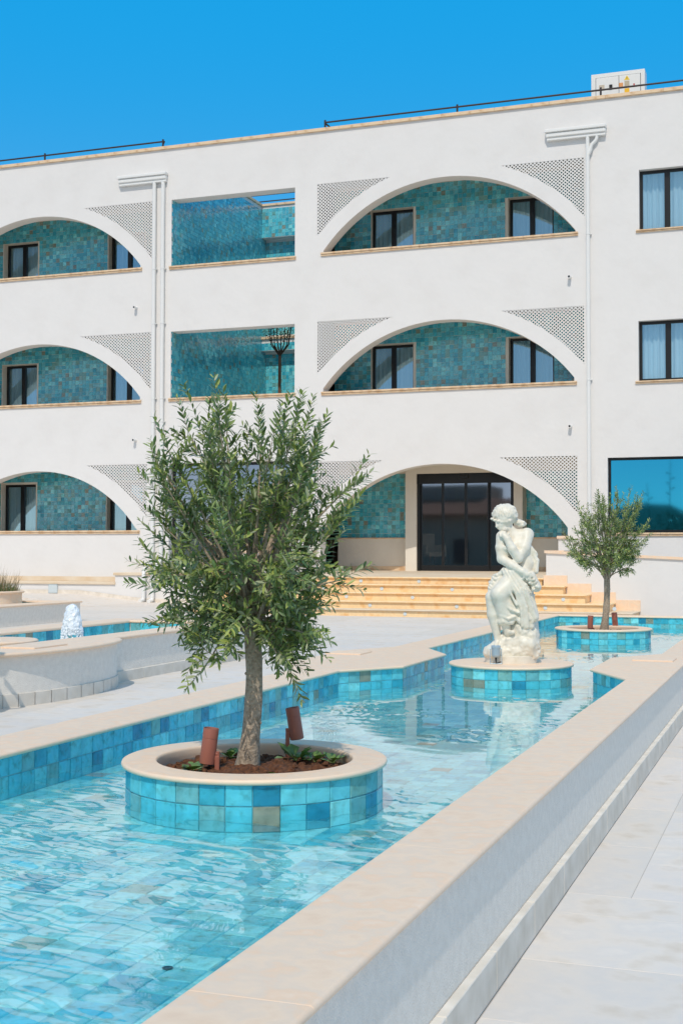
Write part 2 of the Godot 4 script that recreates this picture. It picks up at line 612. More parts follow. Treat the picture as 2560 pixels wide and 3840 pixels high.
func water_sheet(x0: float, x1: float, z0: float, z1: float, y: float, called: String, rough: float) -> void:
	# a sheet of water with ripples as real relief: livelier near the inlet at its near end, calm further off
	var nz := FastNoiseLite.new()
	nz.seed = 5
	nz.frequency = 1.0
	nz.fractal_octaves = 1
	var n2 := FastNoiseLite.new()
	n2.seed = 9
	n2.frequency = 0.7
	n2.fractal_octaves = 1
	var zs := []
	var z := z0
	while z > z1:
		zs.append(z)
		z -= clampf(0.011 * absf(z) * 0.55, 0.02, 0.06)
	zs.append(z1)
	var nx := int((x1 - x0) / 0.03)
	var hgt := func(px: float, pz: float) -> float:
		var lively := clampf((pz + 7.4) / 4.2, 0.0, 1.0) * clampf((-1.7 - px) / 1.5, 0.15, 1.0)
		var patch := clampf(n2.get_noise_2d(px * 1.2, pz * 0.8) * 2.2 + 0.25, 0.0, 1.0)
		var a := 0.00018 * rough + 0.0085 * rough * lively + 0.0006 * rough * patch
		var u := px * 0.94 + pz * 0.34
		var w := pz * 0.94 - px * 0.34
		return a * (nz.get_noise_2d(u * 1.9, w * 5.2) + 0.35 * nz.get_noise_2d(u * 4.0 + 30.0, w * 10.0)) + 0.00025 * patch * rough * nz.get_noise_2d(px * 22.0, pz * 22.0)
	var V := PackedVector3Array()
	var N := PackedVector3Array()
	var I := PackedInt32Array()
	for zz in zs:
		for i in nx + 1:
			var px := x0 + (x1 - x0) * i / nx
			var e := 0.008
			var h: float = hgt.call(px, zz)
			var hx: float = hgt.call(px + e, zz)
			var hz: float = hgt.call(px, zz + e)
			V.append(Vector3(px, y + h, zz))
			N.append(Vector3(-(hx - h) / e, 1.0, -(hz - h) / e).normalized())
	for j in zs.size() - 1:
		for i in nx:
			var a := j * (nx + 1) + i
			var b := a + nx + 1
			for t in [a, b, a + 1, a + 1, b, b + 1]:
				I.append(t)
	var arr := []
	arr.resize(Mesh.ARRAY_MAX)
	arr[Mesh.ARRAY_VERTEX] = V
	arr[Mesh.ARRAY_NORMAL] = N
	arr[Mesh.ARRAY_INDEX] = I
	var m := ArrayMesh.new()
	m.add_surface_from_arrays(Mesh.PRIMITIVE_TRIANGLES, arr)
	var o := part(self, numbered(called), m, M.water)
	o.set_meta("kind", "structure")

# ------------------------------------------------------------------ the long pool
const TOP := 0.56
func pool() -> void:
	var t := thing("ornamental_pool", "long shallow pool lined with turquoise tiles and rimmed with cream stone", "pool", Vector3(-2.73, 0, -11))
	var off := -t.position
	var mb := MB.new()
	# basin floor and inner faces behind the tiles
	mb.box(Vector3(-4.46, -0.05, -23.12), Vector3(-1.13, 0.300, 2.0))
	part(t, "basin_floor", mb.mesh(), M.tile_grout).position = off
	var L := [Vector2(-4.055, 2.0), Vector2(-4.055, -11.27), Vector2(-3.63, -11.93), Vector2(-3.63, -13.45), Vector2(-4.075, -14.27), Vector2(-4.06, -22.8)]
	var R := [Vector2(-1.415, 2.0), Vector2(-1.415, -11.36), Vector2(-1.85, -12.22), Vector2(-1.85, -13.58), Vector2(-1.415, -14.27), Vector2(-1.415, -22.8)]
	mb = MB.new()
	var faces := []
	for i in L.size() - 1:
		faces.append([L[i], L[i + 1]])
	for i in R.size() - 1:
		faces.append([R[i + 1], R[i]])
	faces.append([Vector2(-4.06, -22.8), Vector2(-1.415, -22.8)])
	for f in faces:
		var a := Vector3(f[0].x, 0.29, f[0].y)
		var b := Vector3(f[1].x, 0.29, f[1].y)
		mb.quad(a, b, b + Vector3(0, 0.245, 0), a + Vector3(0, 0.245, 0))
		tile_run(a, b, [[0.306, 0.429], [0.431, 0.536]], 0.125, 0.012, 0.1, 0.34)
	part(t, "basin_wall", mb.mesh(), M.tile_grout).position = off
	# floor tiles
	var nx := 21
	var w := (4.055 - 1.415) / nx
	var z := 1.0
	while z > -22.7:
		for i in nx:
			lay(tile_meshes, floor_index(), Vector3(-4.055 + (i + 0.5) * w, 0.3, z - 0.0625), Vector3.RIGHT, Vector3.FORWARD, Vector3.UP, w, 0.125, 0.008)
		z -= 0.1257
	settle(t, "tile", "tiles_far", M.tile_pool)
	# outer wall towards the footpath
	mb = MB.new()
	mb.box(Vector3(-1.43, -0.05, -23.1), Vector3(-1.125, 0.533, 2.0))
	part(t, "outer_wall", mb.mesh(), M.plaster_rough).position = off
	mb = MB.new()
	var zz := 2.0
	zz = -4.78 + 0.725 * 9
	while zz > -23.0:
		var one_ := MB.new()
		one_.bbox(Vector3(-1.124, 0.0, zz - 0.722), Vector3(-1.086, 0.15, zz), 0.003, g(rng.randf_range(0.95, 1.02)))
		part(t, "skirting_tile", one_.mesh(), M.skirting).position = off
		zz -= 0.725
	# coping stones
	var stones := []
	var joints := [2.0, 0.72, -0.55, -1.8, -3.1, -4.4, -5.66, -6.3, -7.55, -8.8, -10.05, -11.25]
	for i in joints.size() - 1:
		stones.append([[Vector2(-4.455, joints[i]), Vector2(-4.455, joints[i + 1]), Vector2(-4.03, joints[i + 1]), Vector2(-4.03, joints[i])], [0.008, 0.004, 0.014, 0.004]])
	stones.append([[Vector2(-4.455, -11.25), Vector2(-4.8, -11.8), Vector2(-4.8, -13.6), Vector2(-4.455, -14.3), Vector2(-4.05, -14.3), Vector2(-3.605, -13.47), Vector2(-3.605, -11.9), Vector2(-4.03, -11.25)], [0.008, 0.008, 0.008, 0.004, 0.014, 0.014, 0.014, 0.004]])
	var jl := [-14.3, -15.7, -17.1, -18.5, -19.9, -21.3, -22.77]
	for i in jl.size() - 1:
		stones.append([[Vector2(-4.455, jl[i]), Vector2(-4.455, jl[i + 1]), Vector2(-4.04, jl[i + 1]), Vector2(-4.05, jl[i])], [0.008, 0.004, 0.014, 0.004]])
	var jr := [2.0, 0.4, -1.2, -2.9, -4.6, -6.3, -8.0, -9.7, -11.34]
	for i in jr.size() - 1:
		stones.append([[Vector2(-1.44, jr[i]), Vector2(-1.44, jr[i + 1]), Vector2(-1.1, jr[i + 1]), Vector2(-1.1, jr[i])], [0.014, 0.004, 0.014, 0.004]])
	stones.append([[Vector2(-1.44, -11.34), Vector2(-1.88, -12.2), Vector2(-1.88, -13.6), Vector2(-1.44, -14.3), Vector2(-1.1, -14.3), Vector2(-1.1, -11.34)], [0.014, 0.014, 0.014, 0.004, 0.014, 0.004]])
	var js := [-14.3, -15.9, -17.5, -19.1, -20.9, -22.77]
	for i in js.size() - 1:
		stones.append([[Vector2(-1.44, js[i]), Vector2(-1.44, js[i + 1]), Vector2(-1.1, js[i + 1]), Vector2(-1.1, js[i])], [0.014, 0.004, 0.014, 0.004]])
	for i in 3:
		var xa := -4.455 + 1.1183 * i
		stones.append([[Vector2(xa, -22.77), Vector2(xa, -23.14), Vector2(xa + 1.1183, -23.14), Vector2(xa + 1.1183, -22.77)], [0.004, 0.008, 0.004, 0.014]])
	for s in stones:
		mb = MB.new()
		var f := rng.randf_range(0.97, 1.0)
		mb.slab(s[0], TOP, 0.028, s[1], Color(f, f, f))
		part(t, "coping_stone", mb.mesh(), M.stone).position = off
	# thin access lids on the widened coping
	for q in [[-4.62, -13.2], [-1.42, -13.45]]:
		mb = MB.new()
		mb.bbox(Vector3(q[0] - 0.2, TOP - 0.002, q[1] - 0.2), Vector3(q[0] + 0.2, TOP + 0.012, q[1] + 0.2), 0.003)
		part(t, "access_lid", mb.mesh(), M.stone).position = off
	water_sheet(-4.06, -1.41, 1.2, -22.8, 0.39, "water", 1.0)
	# drain holes near the inlet
	mb = MB.new()
	mb.lathe([[0.0, 0.0], [0.016, 0.0], [0.018, 0.002], [0.014, 0.003], [0.012, 0.001], [0.0, 0.001]], Vector3(-1.922, 0.308, -3.744), 20)
	part(t, "drain", mb.mesh(), mat(Color(0.1, 0.3, 0.38), 0.4)).position = off

# ------------------------------------------------------------------ the hotel
func arch_poly(cx: float, cy: float, r: float, hw: float, foot: float) -> PackedVector2Array:
	var p := PackedVector2Array()
	var a0 := acos(clampf(hw / r, -1, 1))
	p.append(Vector2(cx + hw, foot))
	for i in 41:
		var a := a0 + (PI - 2 * a0) * i / 40.0
		var q := Vector2(cx + cos(a) * r, cy + sin(a) * r)
		if q.y > foot + 0.01:
			p.append(q)
	p.append(Vector2(cx - hw, foot))
	return p

func spandrel(cx: float, cy: float, r: float, edge: float, top: float) -> PackedVector2Array:
	var p := PackedVector2Array()
	var s := signf(edge - cx)
	var x0 := sqrt(maxf(0.0, r * r - (top - cy) * (top - cy)))
	var x1 := absf(edge - cx)
	for i in 17:
		var xx := x0 + (x1 - x0) * i / 16.0
		p.append(Vector2(cx + s * xx, cy + sqrt(r * r - xx * xx)))
	p.append(Vector2(edge, top))
	if Geometry2D.is_polygon_clockwise(p):
		p.reverse()
	return p

func cut(tree: CSGCombiner3D, poly: PackedVector2Array) -> void:
	var c := CSGPolygon3D.new()
	c.name = "opening"
	if Geometry2D.is_polygon_clockwise(poly):
		poly.reverse()
	c.polygon = poly
	c.depth = 1.2
	c.operation = CSGShape3D.OPERATION_SUBTRACTION
	c.position = Vector3(0, 0, ZF + 0.4)
	tree.add_child(c, true)

func rect(x0: float, x1: float, y0: float, y1: float) -> PackedVector2Array:
	return PackedVector2Array([Vector2(x0, y0), Vector2(x1, y0), Vector2(x1, y1), Vector2(x0, y1)])

func lattice(parent: Node3D, poly: PackedVector2Array) -> void:
	var mb := MB.new()
	var lo := poly[0]
	var hi := poly[0]
	for p in poly:
		lo = lo.min(p)
		hi = hi.max(p)
	var pitch := Vector2(0.086, 0.077)
	var grown := Geometry2D.offset_polygon(poly, 0.012)
	for s in [-1.0, 1.0]:
		var dir := Vector2(pitch.x, pitch.y * s).normalized()
		var side := Vector2(-dir.y, dir.x) * 0.0105
		var k := -80
		while k < 80:
			var base := Vector2(floor(lo.x / pitch.x) * pitch.x + k * pitch.x, lo.y)
			var line := PackedVector2Array([base - dir * 8.0, base + dir * 8.0])
			k += 1
			for seg in Geometry2D.intersect_polyline_with_polygon(line, grown[0]):
				var a: Vector2 = seg[0]
				var b: Vector2 = seg[seg.size() - 1]
				var z0 := ZF - 0.028 + (0.001 if s > 0 else 0.0)
				var z1 := ZF - 0.004 - (0.001 if s > 0 else 0.0)
				var P := func(q: Vector2, z: float) -> Vector3: return Vector3(q.x, q.y, z)
				var A: Vector3 = P.call(a - side, z1)
				var B: Vector3 = P.call(b - side, z1)
				var C: Vector3 = P.call(b + side, z1)
				var D: Vector3 = P.call(a + side, z1)
				var o := Vector3(0, 0, z0 - z1)
				mb.quad(A, B, C, D)
				mb.quad(A + o, B + o, B, A)
				mb.quad(D, C, C + o, D + o)
				mb.quad(D + o, C + o, B + o, A + o)
	mpart(parent, "lattice_screen", mb, M.plaster)

func curtain_mesh(x0: float, x1: float, y0: float, y1: float, z: float, wave := 0.11, amp := 0.025, ph := 0.0) -> MB:
	var mb := MB.new()
	var k := int((x1 - x0) / 0.012)
	for i in k:
		var a := x0 + (x1 - x0) * i / k
		var b := x0 + (x1 - x0) * (i + 1) / k
		var fa := z + amp * sin(a * TAU / wave + ph) + amp * 0.5 * sin(a * TAU / wave * 0.43 + ph * 2.0)
		var fb := z + amp * sin(b * TAU / wave + ph) + amp * 0.5 * sin(b * TAU / wave * 0.43 + ph * 2.0)
		mb.quad(Vector3(a, y0, fa), Vector3(b, y0, fb), Vector3(b, y1, fb), Vector3(a, y1, fa))
	return mb

func glazed(parent: Node3D, called: String, x0: float, x1: float, y0: float, y1: float, z: float, leaves: Array, glass: Material, curtains := true, bar := 0.06) -> MeshInstance3D:
	# a dark framed window or door in the plane z; leaves: x of the middles of the uprights between x0 and x1
	var fr := MB.new()
	fr.box(Vector3(x0, y0, z - 0.035), Vector3(x0 + bar, y1, z + 0.03))
	fr.box(Vector3(x1 - bar, y0, z - 0.035), Vector3(x1, y1, z + 0.03))
	fr.box(Vector3(x0 + bar, y1 - bar, z - 0.034), Vector3(x1 - bar, y1, z + 0.029))
	fr.box(Vector3(x0 + bar, y0, z - 0.034), Vector3(x1 - bar, y0 + bar, z + 0.029))
	for u in leaves:
		fr.box(Vector3(u - bar, y0 + bar, z - 0.033), Vector3(u + bar, y1 - bar, z + 0.035))
	var f := mpart(parent, called, fr, M.dark)
	var xs := [x0] + leaves + [x1]
	for i in xs.size() - 1:
		var mb := MB.new()
		var a: float = xs[i] + bar * 0.9
		var b: float = xs[i + 1] - bar * 0.9
		mb.quad(Vector3(a, y0 + bar * 0.9, z), Vector3(b, y0 + bar * 0.9, z), Vector3(b, y1 - bar * 0.9, z), Vector3(a, y1 - bar * 0.9, z))
		mpart(f, "pane", mb, glass)
	if curtains:
		for i in xs.size() - 1:
			mpart(f, "curtain", curtain_mesh(xs[i] + 0.02, xs[i + 1] - 0.02, y0, y1, z - 0.14, 0.1 + 0.02 * (i % 2), 0.022, x0 + i), M.curtain)
	return f

func sill(parent: Node3D, x0: float, x1: float, y: float, th := 0.085) -> void:
	# a moulded stone sill, in lengths
	var n := int(max(1, round((x1 - x0) / 1.3)))
	for i in n:
		var a := x0 + (x1 - x0) * i / n + 0.001
		var b := x0 + (x1 - x0) * (i + 1) / n - 0.001
		var mb := MB.new()
		mb.bbox(Vector3(a, y - th * 0.5, ZF - 0.40), Vector3(b, y, ZF + 0.055), 0.006)
		mb.bbox(Vector3(a, y - th, ZF - 0.001), Vector3(b, y - th * 0.5 - 0.001, ZF + 0.035), 0.006)
		mpart(parent, "sill", mb, M.stone_sill)

func tile_field(x0: float, x1: float, y0: float, y1: float, z: float, holes: Array, brown := 0.2) -> void:
	var p := 0.105
	var ny := int((y1 - y0) / p)
	var nx := int((x1 - x0) / p)
	for j in ny:
		var sh := rng.randf_range(-0.006, 0.006)
		for i in nx:
			var c := Vector3(x0 + (i + 0.5) * p + sh, y0 + (j + 0.5) * p + rng.randf_range(-0.003, 0.003), z)
			var skip := false
			for h in holes:
				if c.x > h[0] - 0.03 and c.x < h[1] + 0.03 and c.y < h[2] + 0.03:
					skip = true
			if not skip:
				lay(tile_meshes, glaze_index(brown, 0.2), c, Vector3.RIGHT, Vector3.UP, Vector3(0, 0, 1), p * rng.randf_range(0.98, 1.01), p * rng.randf_range(0.98, 1.01), 0.05)

func building() -> void:
	var t := thing("hotel_building", "three-storey white hotel with arched galleries, lattice screens and turquoise tiled walls", "building", Vector3.ZERO)
	# ---- facade wall with its openings
	var w := CSGCombiner3D.new()
	w.name = "facade_wall"
	w.material_override = M.plaster
	var b := CSGBox3D.new()
	b.name = "body"
	b.size = Vector3(34, 11.73, 0.37)
	b.position = Vector3(-12.5, 11.73 * 0.5, ZF - 0.185)
	w.add_child(b)
	var arches := [[-7.67, 6.60, 3.74, 2.99, 8.77], [-7.69, 3.28, 3.74, 2.97, 5.44], [-7.8, 0.08, 3.62, 2.92, 1.05], [-18.53, 6.60, 3.74, 2.98, 8.77], [-18.52, 3.28, 3.74, 2.98, 5.46], [-18.5, 0.24, 3.5, 2.94, 2.18]]
	for a in arches:
		cut(w, arch_poly(a[0], a[1], a[2], a[3], a[4]))
	var spans := [[-7.68, 6.60, 4.08, -4.48, 10.46], [-7.68, 6.60, 4.08, -10.82, 10.46], [-7.68, 3.28, 4.08, -4.5, 7.14], [-7.68, 3.28, 4.08, -10.81, 7.16], [-7.8, 0.08, 3.98, -4.66, 3.81], [-7.8, 0.08, 3.98, -10.9, 3.81],
		[-18.53, 6.60, 4.08, -15.23, 10.45], [-18.53, 6.60, 4.08, -21.8, 10.45], [-18.53, 3.28, 4.08, -15.25, 7.16], [-18.53, 3.28, 4.08, -21.8, 7.16], [-18.5, 0.24, 3.9, -15.34, 3.86]]
	for s in spans:
		cut(w, spandrel(s[0], s[1], s[2], s[3], s[4]))
	cut(w, rect(-14.69, -11.39, 8.73, 10.44))
	cut(w, rect(-14.69, -11.39, 5.45, 7.14))
	cut(w, rect(-14.72, -11.5, 1.3, 3.86))
	cut(w, rect(-3.29, -2.05, 8.71, 10.06))
	cut(w, rect(-3.32, -2.05, 5.40, 6.73))
	cut(w, rect(-4.0, -0.6, 2.1, 3.75))
	t.add_child(w)
	for s in spans:
		lattice(t, spandrel(s[0], s[1], s[2], s[3], s[4]))
	# ---- sills
	sill(t, -10.72, -4.62, 8.80)
	sill(t, -10.70, -4.66, 5.47)
	sill(t, -21.6, -15.5, 8.80)
	sill(t, -21.6, -15.5, 5.47)
	sill(t, -21.6, -15.52, 2.21)
	sill(t, -14.74, -11.36, 8.77)
	sill(t, -14.74, -11.36, 5.48)
	sill(t, -3.36, -2.0, 8.73, 0.06)
	sill(t, -3.39, -2.0, 5.41, 0.06)
	sill(t, -4.06, -0.5, 2.1, 0.075)
	# ---- roof edge
	var x := -29.0
	while x < 4.0:
		var mb := MB.new()
		mb.bbox(Vector3(x, 11.72, ZF - 0.42), Vector3(x + 1.247, 11.80, ZF + 0.05), 0.008)
		mpart(t, "roof_coping", mb, M.stone_sill)
		x += 1.25
	# ---- slabs, partitions and back walls
	var mb2 := MB.new()
	for y in [[0.9, 1.12], [4.2, 4.45], [7.52, 7.78], [10.7, 11.0]]:
		mb2.box(Vector3(-29, y[0], -38), Vector3(-14.75, y[1], ZF - 0.371))
		mb2.box(Vector3(-11.05, y[0], -38), Vector3(4.4, y[1], ZF - 0.371))
	mpart(t, "floor_slabs", mb2, M.plaster_warm)
	mb2 = MB.new()
	for q in [[-29.2, -29.0], [-15.02, -14.76], [-11.04, -10.9], [-4.45, -4.25], [4.4, 4.6]]:
		mb2.box(Vector3(q[0], 1.121, -38), Vector3(q[1], 4.199, ZF - 0.371))
		mb2.box(Vector3(q[0], 4.451, -38), Vector3(q[1], 7.519, ZF - 0.371))
		mb2.box(Vector3(q[0], 7.781, -38), Vector3(q[1], 10.699, ZF - 0.371))
	mb2.box(Vector3(-29, 0, -38.2), Vector3(-14.75, 11.6, -38.001))
	mb2.box(Vector3(-11.05, 0, -38.2), Vector3(4.6, 11.6, -38.001))
	mpart(t, "partition_walls", mb2, M.plaster_warm)
	# ---- gallery back walls: tiles, doors
	var bays := [[-10.88, -4.46, [[-9.95, -8.85], [-6.5, -5.42]], [[7.78, 10.10], [4.45, 6.76]]], [-28.9, -15.04, [[-20.52, -19.44], [-17.27, -16.2]], [[7.78, 10.10], [4.45, 6.76], [1.12, 3.5]]]]
	for bay in bays:
		for lv in bay[3]:
			var top: float = lv[0] + 2.92
			var holes := []
			for d in bay[2]:
				holes.append([d[0], d[1], lv[1]])
			var mb := MB.new()
			var cx: float = bay[0]
			for d in bay[2]:
				mb.box(Vector3(cx, lv[0], ZR - 0.24), Vector3(d[0], top, ZR - 0.002))
				mb.box(Vector3(d[0], lv[1], ZR - 0.24), Vector3(d[1], top, ZR - 0.002))
				cx = d[1]
				glazed(t, "gallery_door", d[0] + 0.003, d[1] - 0.003, lv[0] + 0.01, lv[1] - 0.003, ZR - 0.22, [(d[0] + d[1]) * 0.5], M.glass)
			mb.box(Vector3(cx, lv[0], ZR - 0.24), Vector3(bay[1], top, ZR - 0.002))
			mpart(t, "gallery_wall", mb, M.plaster_warm)
			tile_field(maxf(bay[0], -21.6), bay[1], lv[0] + 0.75, top, ZR, holes, 0.12)
	# ---- entrance recess on the ground floor
	var e := MB.new()
	e.box(Vector3(-9.05, 1.12, -30.45), Vector3(-8.77, 4.19, -30.0))
	e.box(Vector3(-6.39, 1.12, -30.45), Vector3(-6.18, 4.19, -30.0))
	e.box(Vector3(-8.77, 3.57, -30.45), Vector3(-6.39, 4.19, -30.0))
	e.box(Vector3(-10.89, 1.12, -30.6), Vector3(-9.05, 4.19, -30.41))
	e.box(Vector3(-6.18, 1.12, -30.6), Vector3(-4.46, 4.19, -30.41))
	e.box(Vector3(-10.89, 1.12, -30.409), Vector3(-9.051, 2.0, -30.3))
	e.box(Vector3(-6.179, 1.12, -30.409), Vector3(-4.46, 2.0, -30.3))
	mpart(t, "entrance_wall", e, M.plaster_warm)
	tile_field(-10.89, -9.06, 2.03, 3.62, -30.409, [], 0.16)
	tile_field(-6.17, -4.47, 2.03, 3.62, -30.409, [], 0.16)
	for q in [[-10.89, -9.06], [-6.17, -4.47]]:
		e = MB.new()
		e.bbox(Vector3(q[0], 2.0, -30.408), Vector3(q[1], 2.03, -30.28), 0.004)
		mpart(t, "sill", e, M.stone_sill)
		e = MB.new()
		e.bbox(Vector3(q[0], 1.12, -30.299), Vector3(q[1], 1.33, -30.283), 0.003)
		mpart(t, "skirting_tile", e, M.stone_sill)
	var dr := MB.new()
	dr.box(Vector3(-8.76, 3.33, -30.2), Vector3(-6.40, 3.565, -30.03))
	dr.box(Vector3(-8.76, 1.2, -30.2), Vector3(-8.70, 3.33, -30.06))
	dr.box(Vector3(-6.45, 1.2, -30.2), Vector3(-6.40, 3.33, -30.06))
	var door := mpart(t, "sliding_door", dr, M.dark)
	var leafs := [[-8.70, -8.14, -30.14], [-8.14, -7.565, -30.10], [-7.565, -7.0, -30.10], [-7.0, -6.45, -30.14]]
	for l in leafs:
		var f := MB.new()
		f.box(Vector3(l[0], 1.215, l[2] - 0.02), Vector3(l[0] + 0.035, 3.33, l[2] + 0.018))
		f.box(Vector3(l[1] - 0.035, 1.215, l[2] - 0.02), Vector3(l[1], 3.33, l[2] + 0.018))
		f.box(Vector3(l[0] + 0.035, 1.215, l[2] - 0.02), Vector3(l[1] - 0.035, 1.36, l[2] + 0.017))
		mpart(door, "leaf_frame", f, M.dark)
		f = MB.new()
		f.quad(Vector3(l[0] + 0.03, 1.355, l[2]), Vector3(l[1] - 0.03, 1.355, l[2]), Vector3(l[1] - 0.03, 3.335, l[2]), Vector3(l[0] + 0.03, 3.335, l[2]))
		mpart(door, "pane", f, M.glass_door)
	var sn := MB.new()
	sn.bbox(Vector3(-7.74, 3.44, -30.028), Vector3(-7.48, 3.51, -29.98), 0.008)
	mpart(door, "door_sensor", sn, M.dark)
	# ---- parapet stub at the right foot of the entrance arch
	var sb := MB.new()
	sb.box(Vector3(-5.09, 1.13, ZF - 0.369), Vector3(-4.881, 1.97, ZF - 0.002))
	mpart(t, "parapet", sb, M.plaster)
	sb = MB.new()
	sb.bbox(Vector3(-5.12, 1.971, ZF - 0.39), Vector3(-4.86, 2.035, ZF + 0.04), 0.006)
	mpart(t, "sill", sb, M.stone)
	# ---- windows of the right wing and the ground floor
	glazed(t, "window", -3.285, -2.055, 8.72, 10.055, ZF - 0.17, [-2.70], M.glass)
	glazed(t, "window", -3.315, -2.055, 5.41, 6.725, ZF - 0.17, [-2.70], M.glass)
	glazed(t, "window", -3.995, -0.605, 2.11, 3.745, ZF - 0.14, [], M.glass_dark, false, 0.05)
	glazed(t, "window", -14.70, -11.51, 1.31, 3.85, ZF - 0.2, [-13.1], M.glass_door, false, 0.06)
	# ---- the tiled inner court seen through the middle openings
	var cw := MB.new()
	cw.box(Vector3(-14.9, 1.12, -38), Vector3(-14.702, 11.72, ZF - 0.371))
	cw.box(Vector3(-14.7, 10.80, -34.62), Vector3(-11.05, 11.72, -34.3))
	cw.box(Vector3(-14.7, 1.12, -35.0), Vector3(-11.05, 10.799, -34.621))
	cw.box(Vector3(-14.7, 7.5, -34.62), Vector3(-11.05, 7.83, -34.3))
	cw.box(Vector3(-11.05, 1.12, -38), Vector3(-10.9, 11.72, ZF - 0.372))
	cw.box(Vector3(-14.7, 4.2, -34.6), Vector3(-11.05, 4.45, ZF - 0.372))
	mpart(t, "court_wall", cw, M.plaster)
	var p := 0.105
	for j in range(0, int((11.7 - 5.0) / p)):
		for i in int((34.6 - 28.61) / p):
			lay(tile_meshes, glaze_index(0.05, 0.34), Vector3(-14.689, 5.0 + (j + 0.5) * p, -28.61 - (i + 0.5 + 0.5 * (j % 2)) * p), Vector3(0, 0, -1), Vector3.UP, Vector3.RIGHT, p, p, 0.05)
	tile_field(-14.69, -11.6, 10.81, 11.7, -34.299, [], 0.09)
	tile_field(-14.69, -11.6, 8.0, 10.79, -34.62, [], 0.09)
	tile_field(-14.69, -11.6, 7.51, 7.82, -34.299, [], 0.09)
	tile_field(-14.69, -11.6, 4.5, 7.49, -34.62, [], 0.09)
	cw = MB.new()
	cw.bbox(Vector3(-14.7, 7.83, -34.7), Vector3(-11.05, 7.9, -34.25), 0.006)
	mpart(t, "sill", cw, M.stone_sill)
	cw = MB.new()
	cw.bbox(Vector3(-14.7, 11.721, -34.64), Vector3(-11.05, 11.79, -34.26), 0.006)
	mpart(t, "roof_coping", cw, M.stone_sill)
	cw = MB.new()
	cw.bbox(Vector3(-14.92, 11.722, -34.63), Vector3(-14.66, 11.795, ZF - 0.43), 0.006)
	mpart(t, "roof_coping", cw, M.stone_sill)
	settle(t, "wall_tile", "wall_tiles_far", M.tile)
	# ---- low ledges along the foot of the facade
	var lg := MB.new()
	lg.box(Vector3(-29, 0.3, ZF + 0.001), Vector3(-15.98, 0.86, -28.2))
	lg.box(Vector3(-15.98, 0.3, ZF + 0.001), Vector3(-11.05, 1.09, -28.2))
	mpart(t, "ledge_wall", lg, M.plaster)
	lg = MB.new()
	lg.bbox(Vector3(-29, 0.861, ZF + 0.002), Vector3(-15.97, 0.93, -28.16), 0.008)
	lg.bbox(Vector3(-29, 0.931, ZF + 0.002), Vector3(-15.99, 1.05, ZF + 0.03), 0.004)
	mpart(t, "ledge_cap", lg, M.tread)
	lg = MB.new()
	lg.bbox(Vector3(-16.02, 1.091, ZF + 0.002), Vector3(-11.06, 1.16, -28.16), 0.008)
	mpart(t, "ledge_cap", lg, M.tread)
	lg = MB.new()
	lg.bbox(Vector3(-15.1, 0.43, -28.199), Vector3(-11.06, 0.53, -28.18), 0.003)
	mpart(t, "skirting_tile", lg, M.skirting)
	lg = MB.new()
	lg.quad(Vector3(-17.0, 0.62, -28.185), Vector3(-15.1, 0.43, -28.185), Vector3(-15.1, 0.53, -28.185), Vector3(-17.0, 0.72, -28.185))
	lg.quad(Vector3(-29, 0.62, -28.185), Vector3(-17.0, 0.62, -28.185), Vector3(-17.0, 0.72, -28.185), Vector3(-29, 0.72, -28.185))
	mpart(t, "skirting_tile", lg, M.skirting)

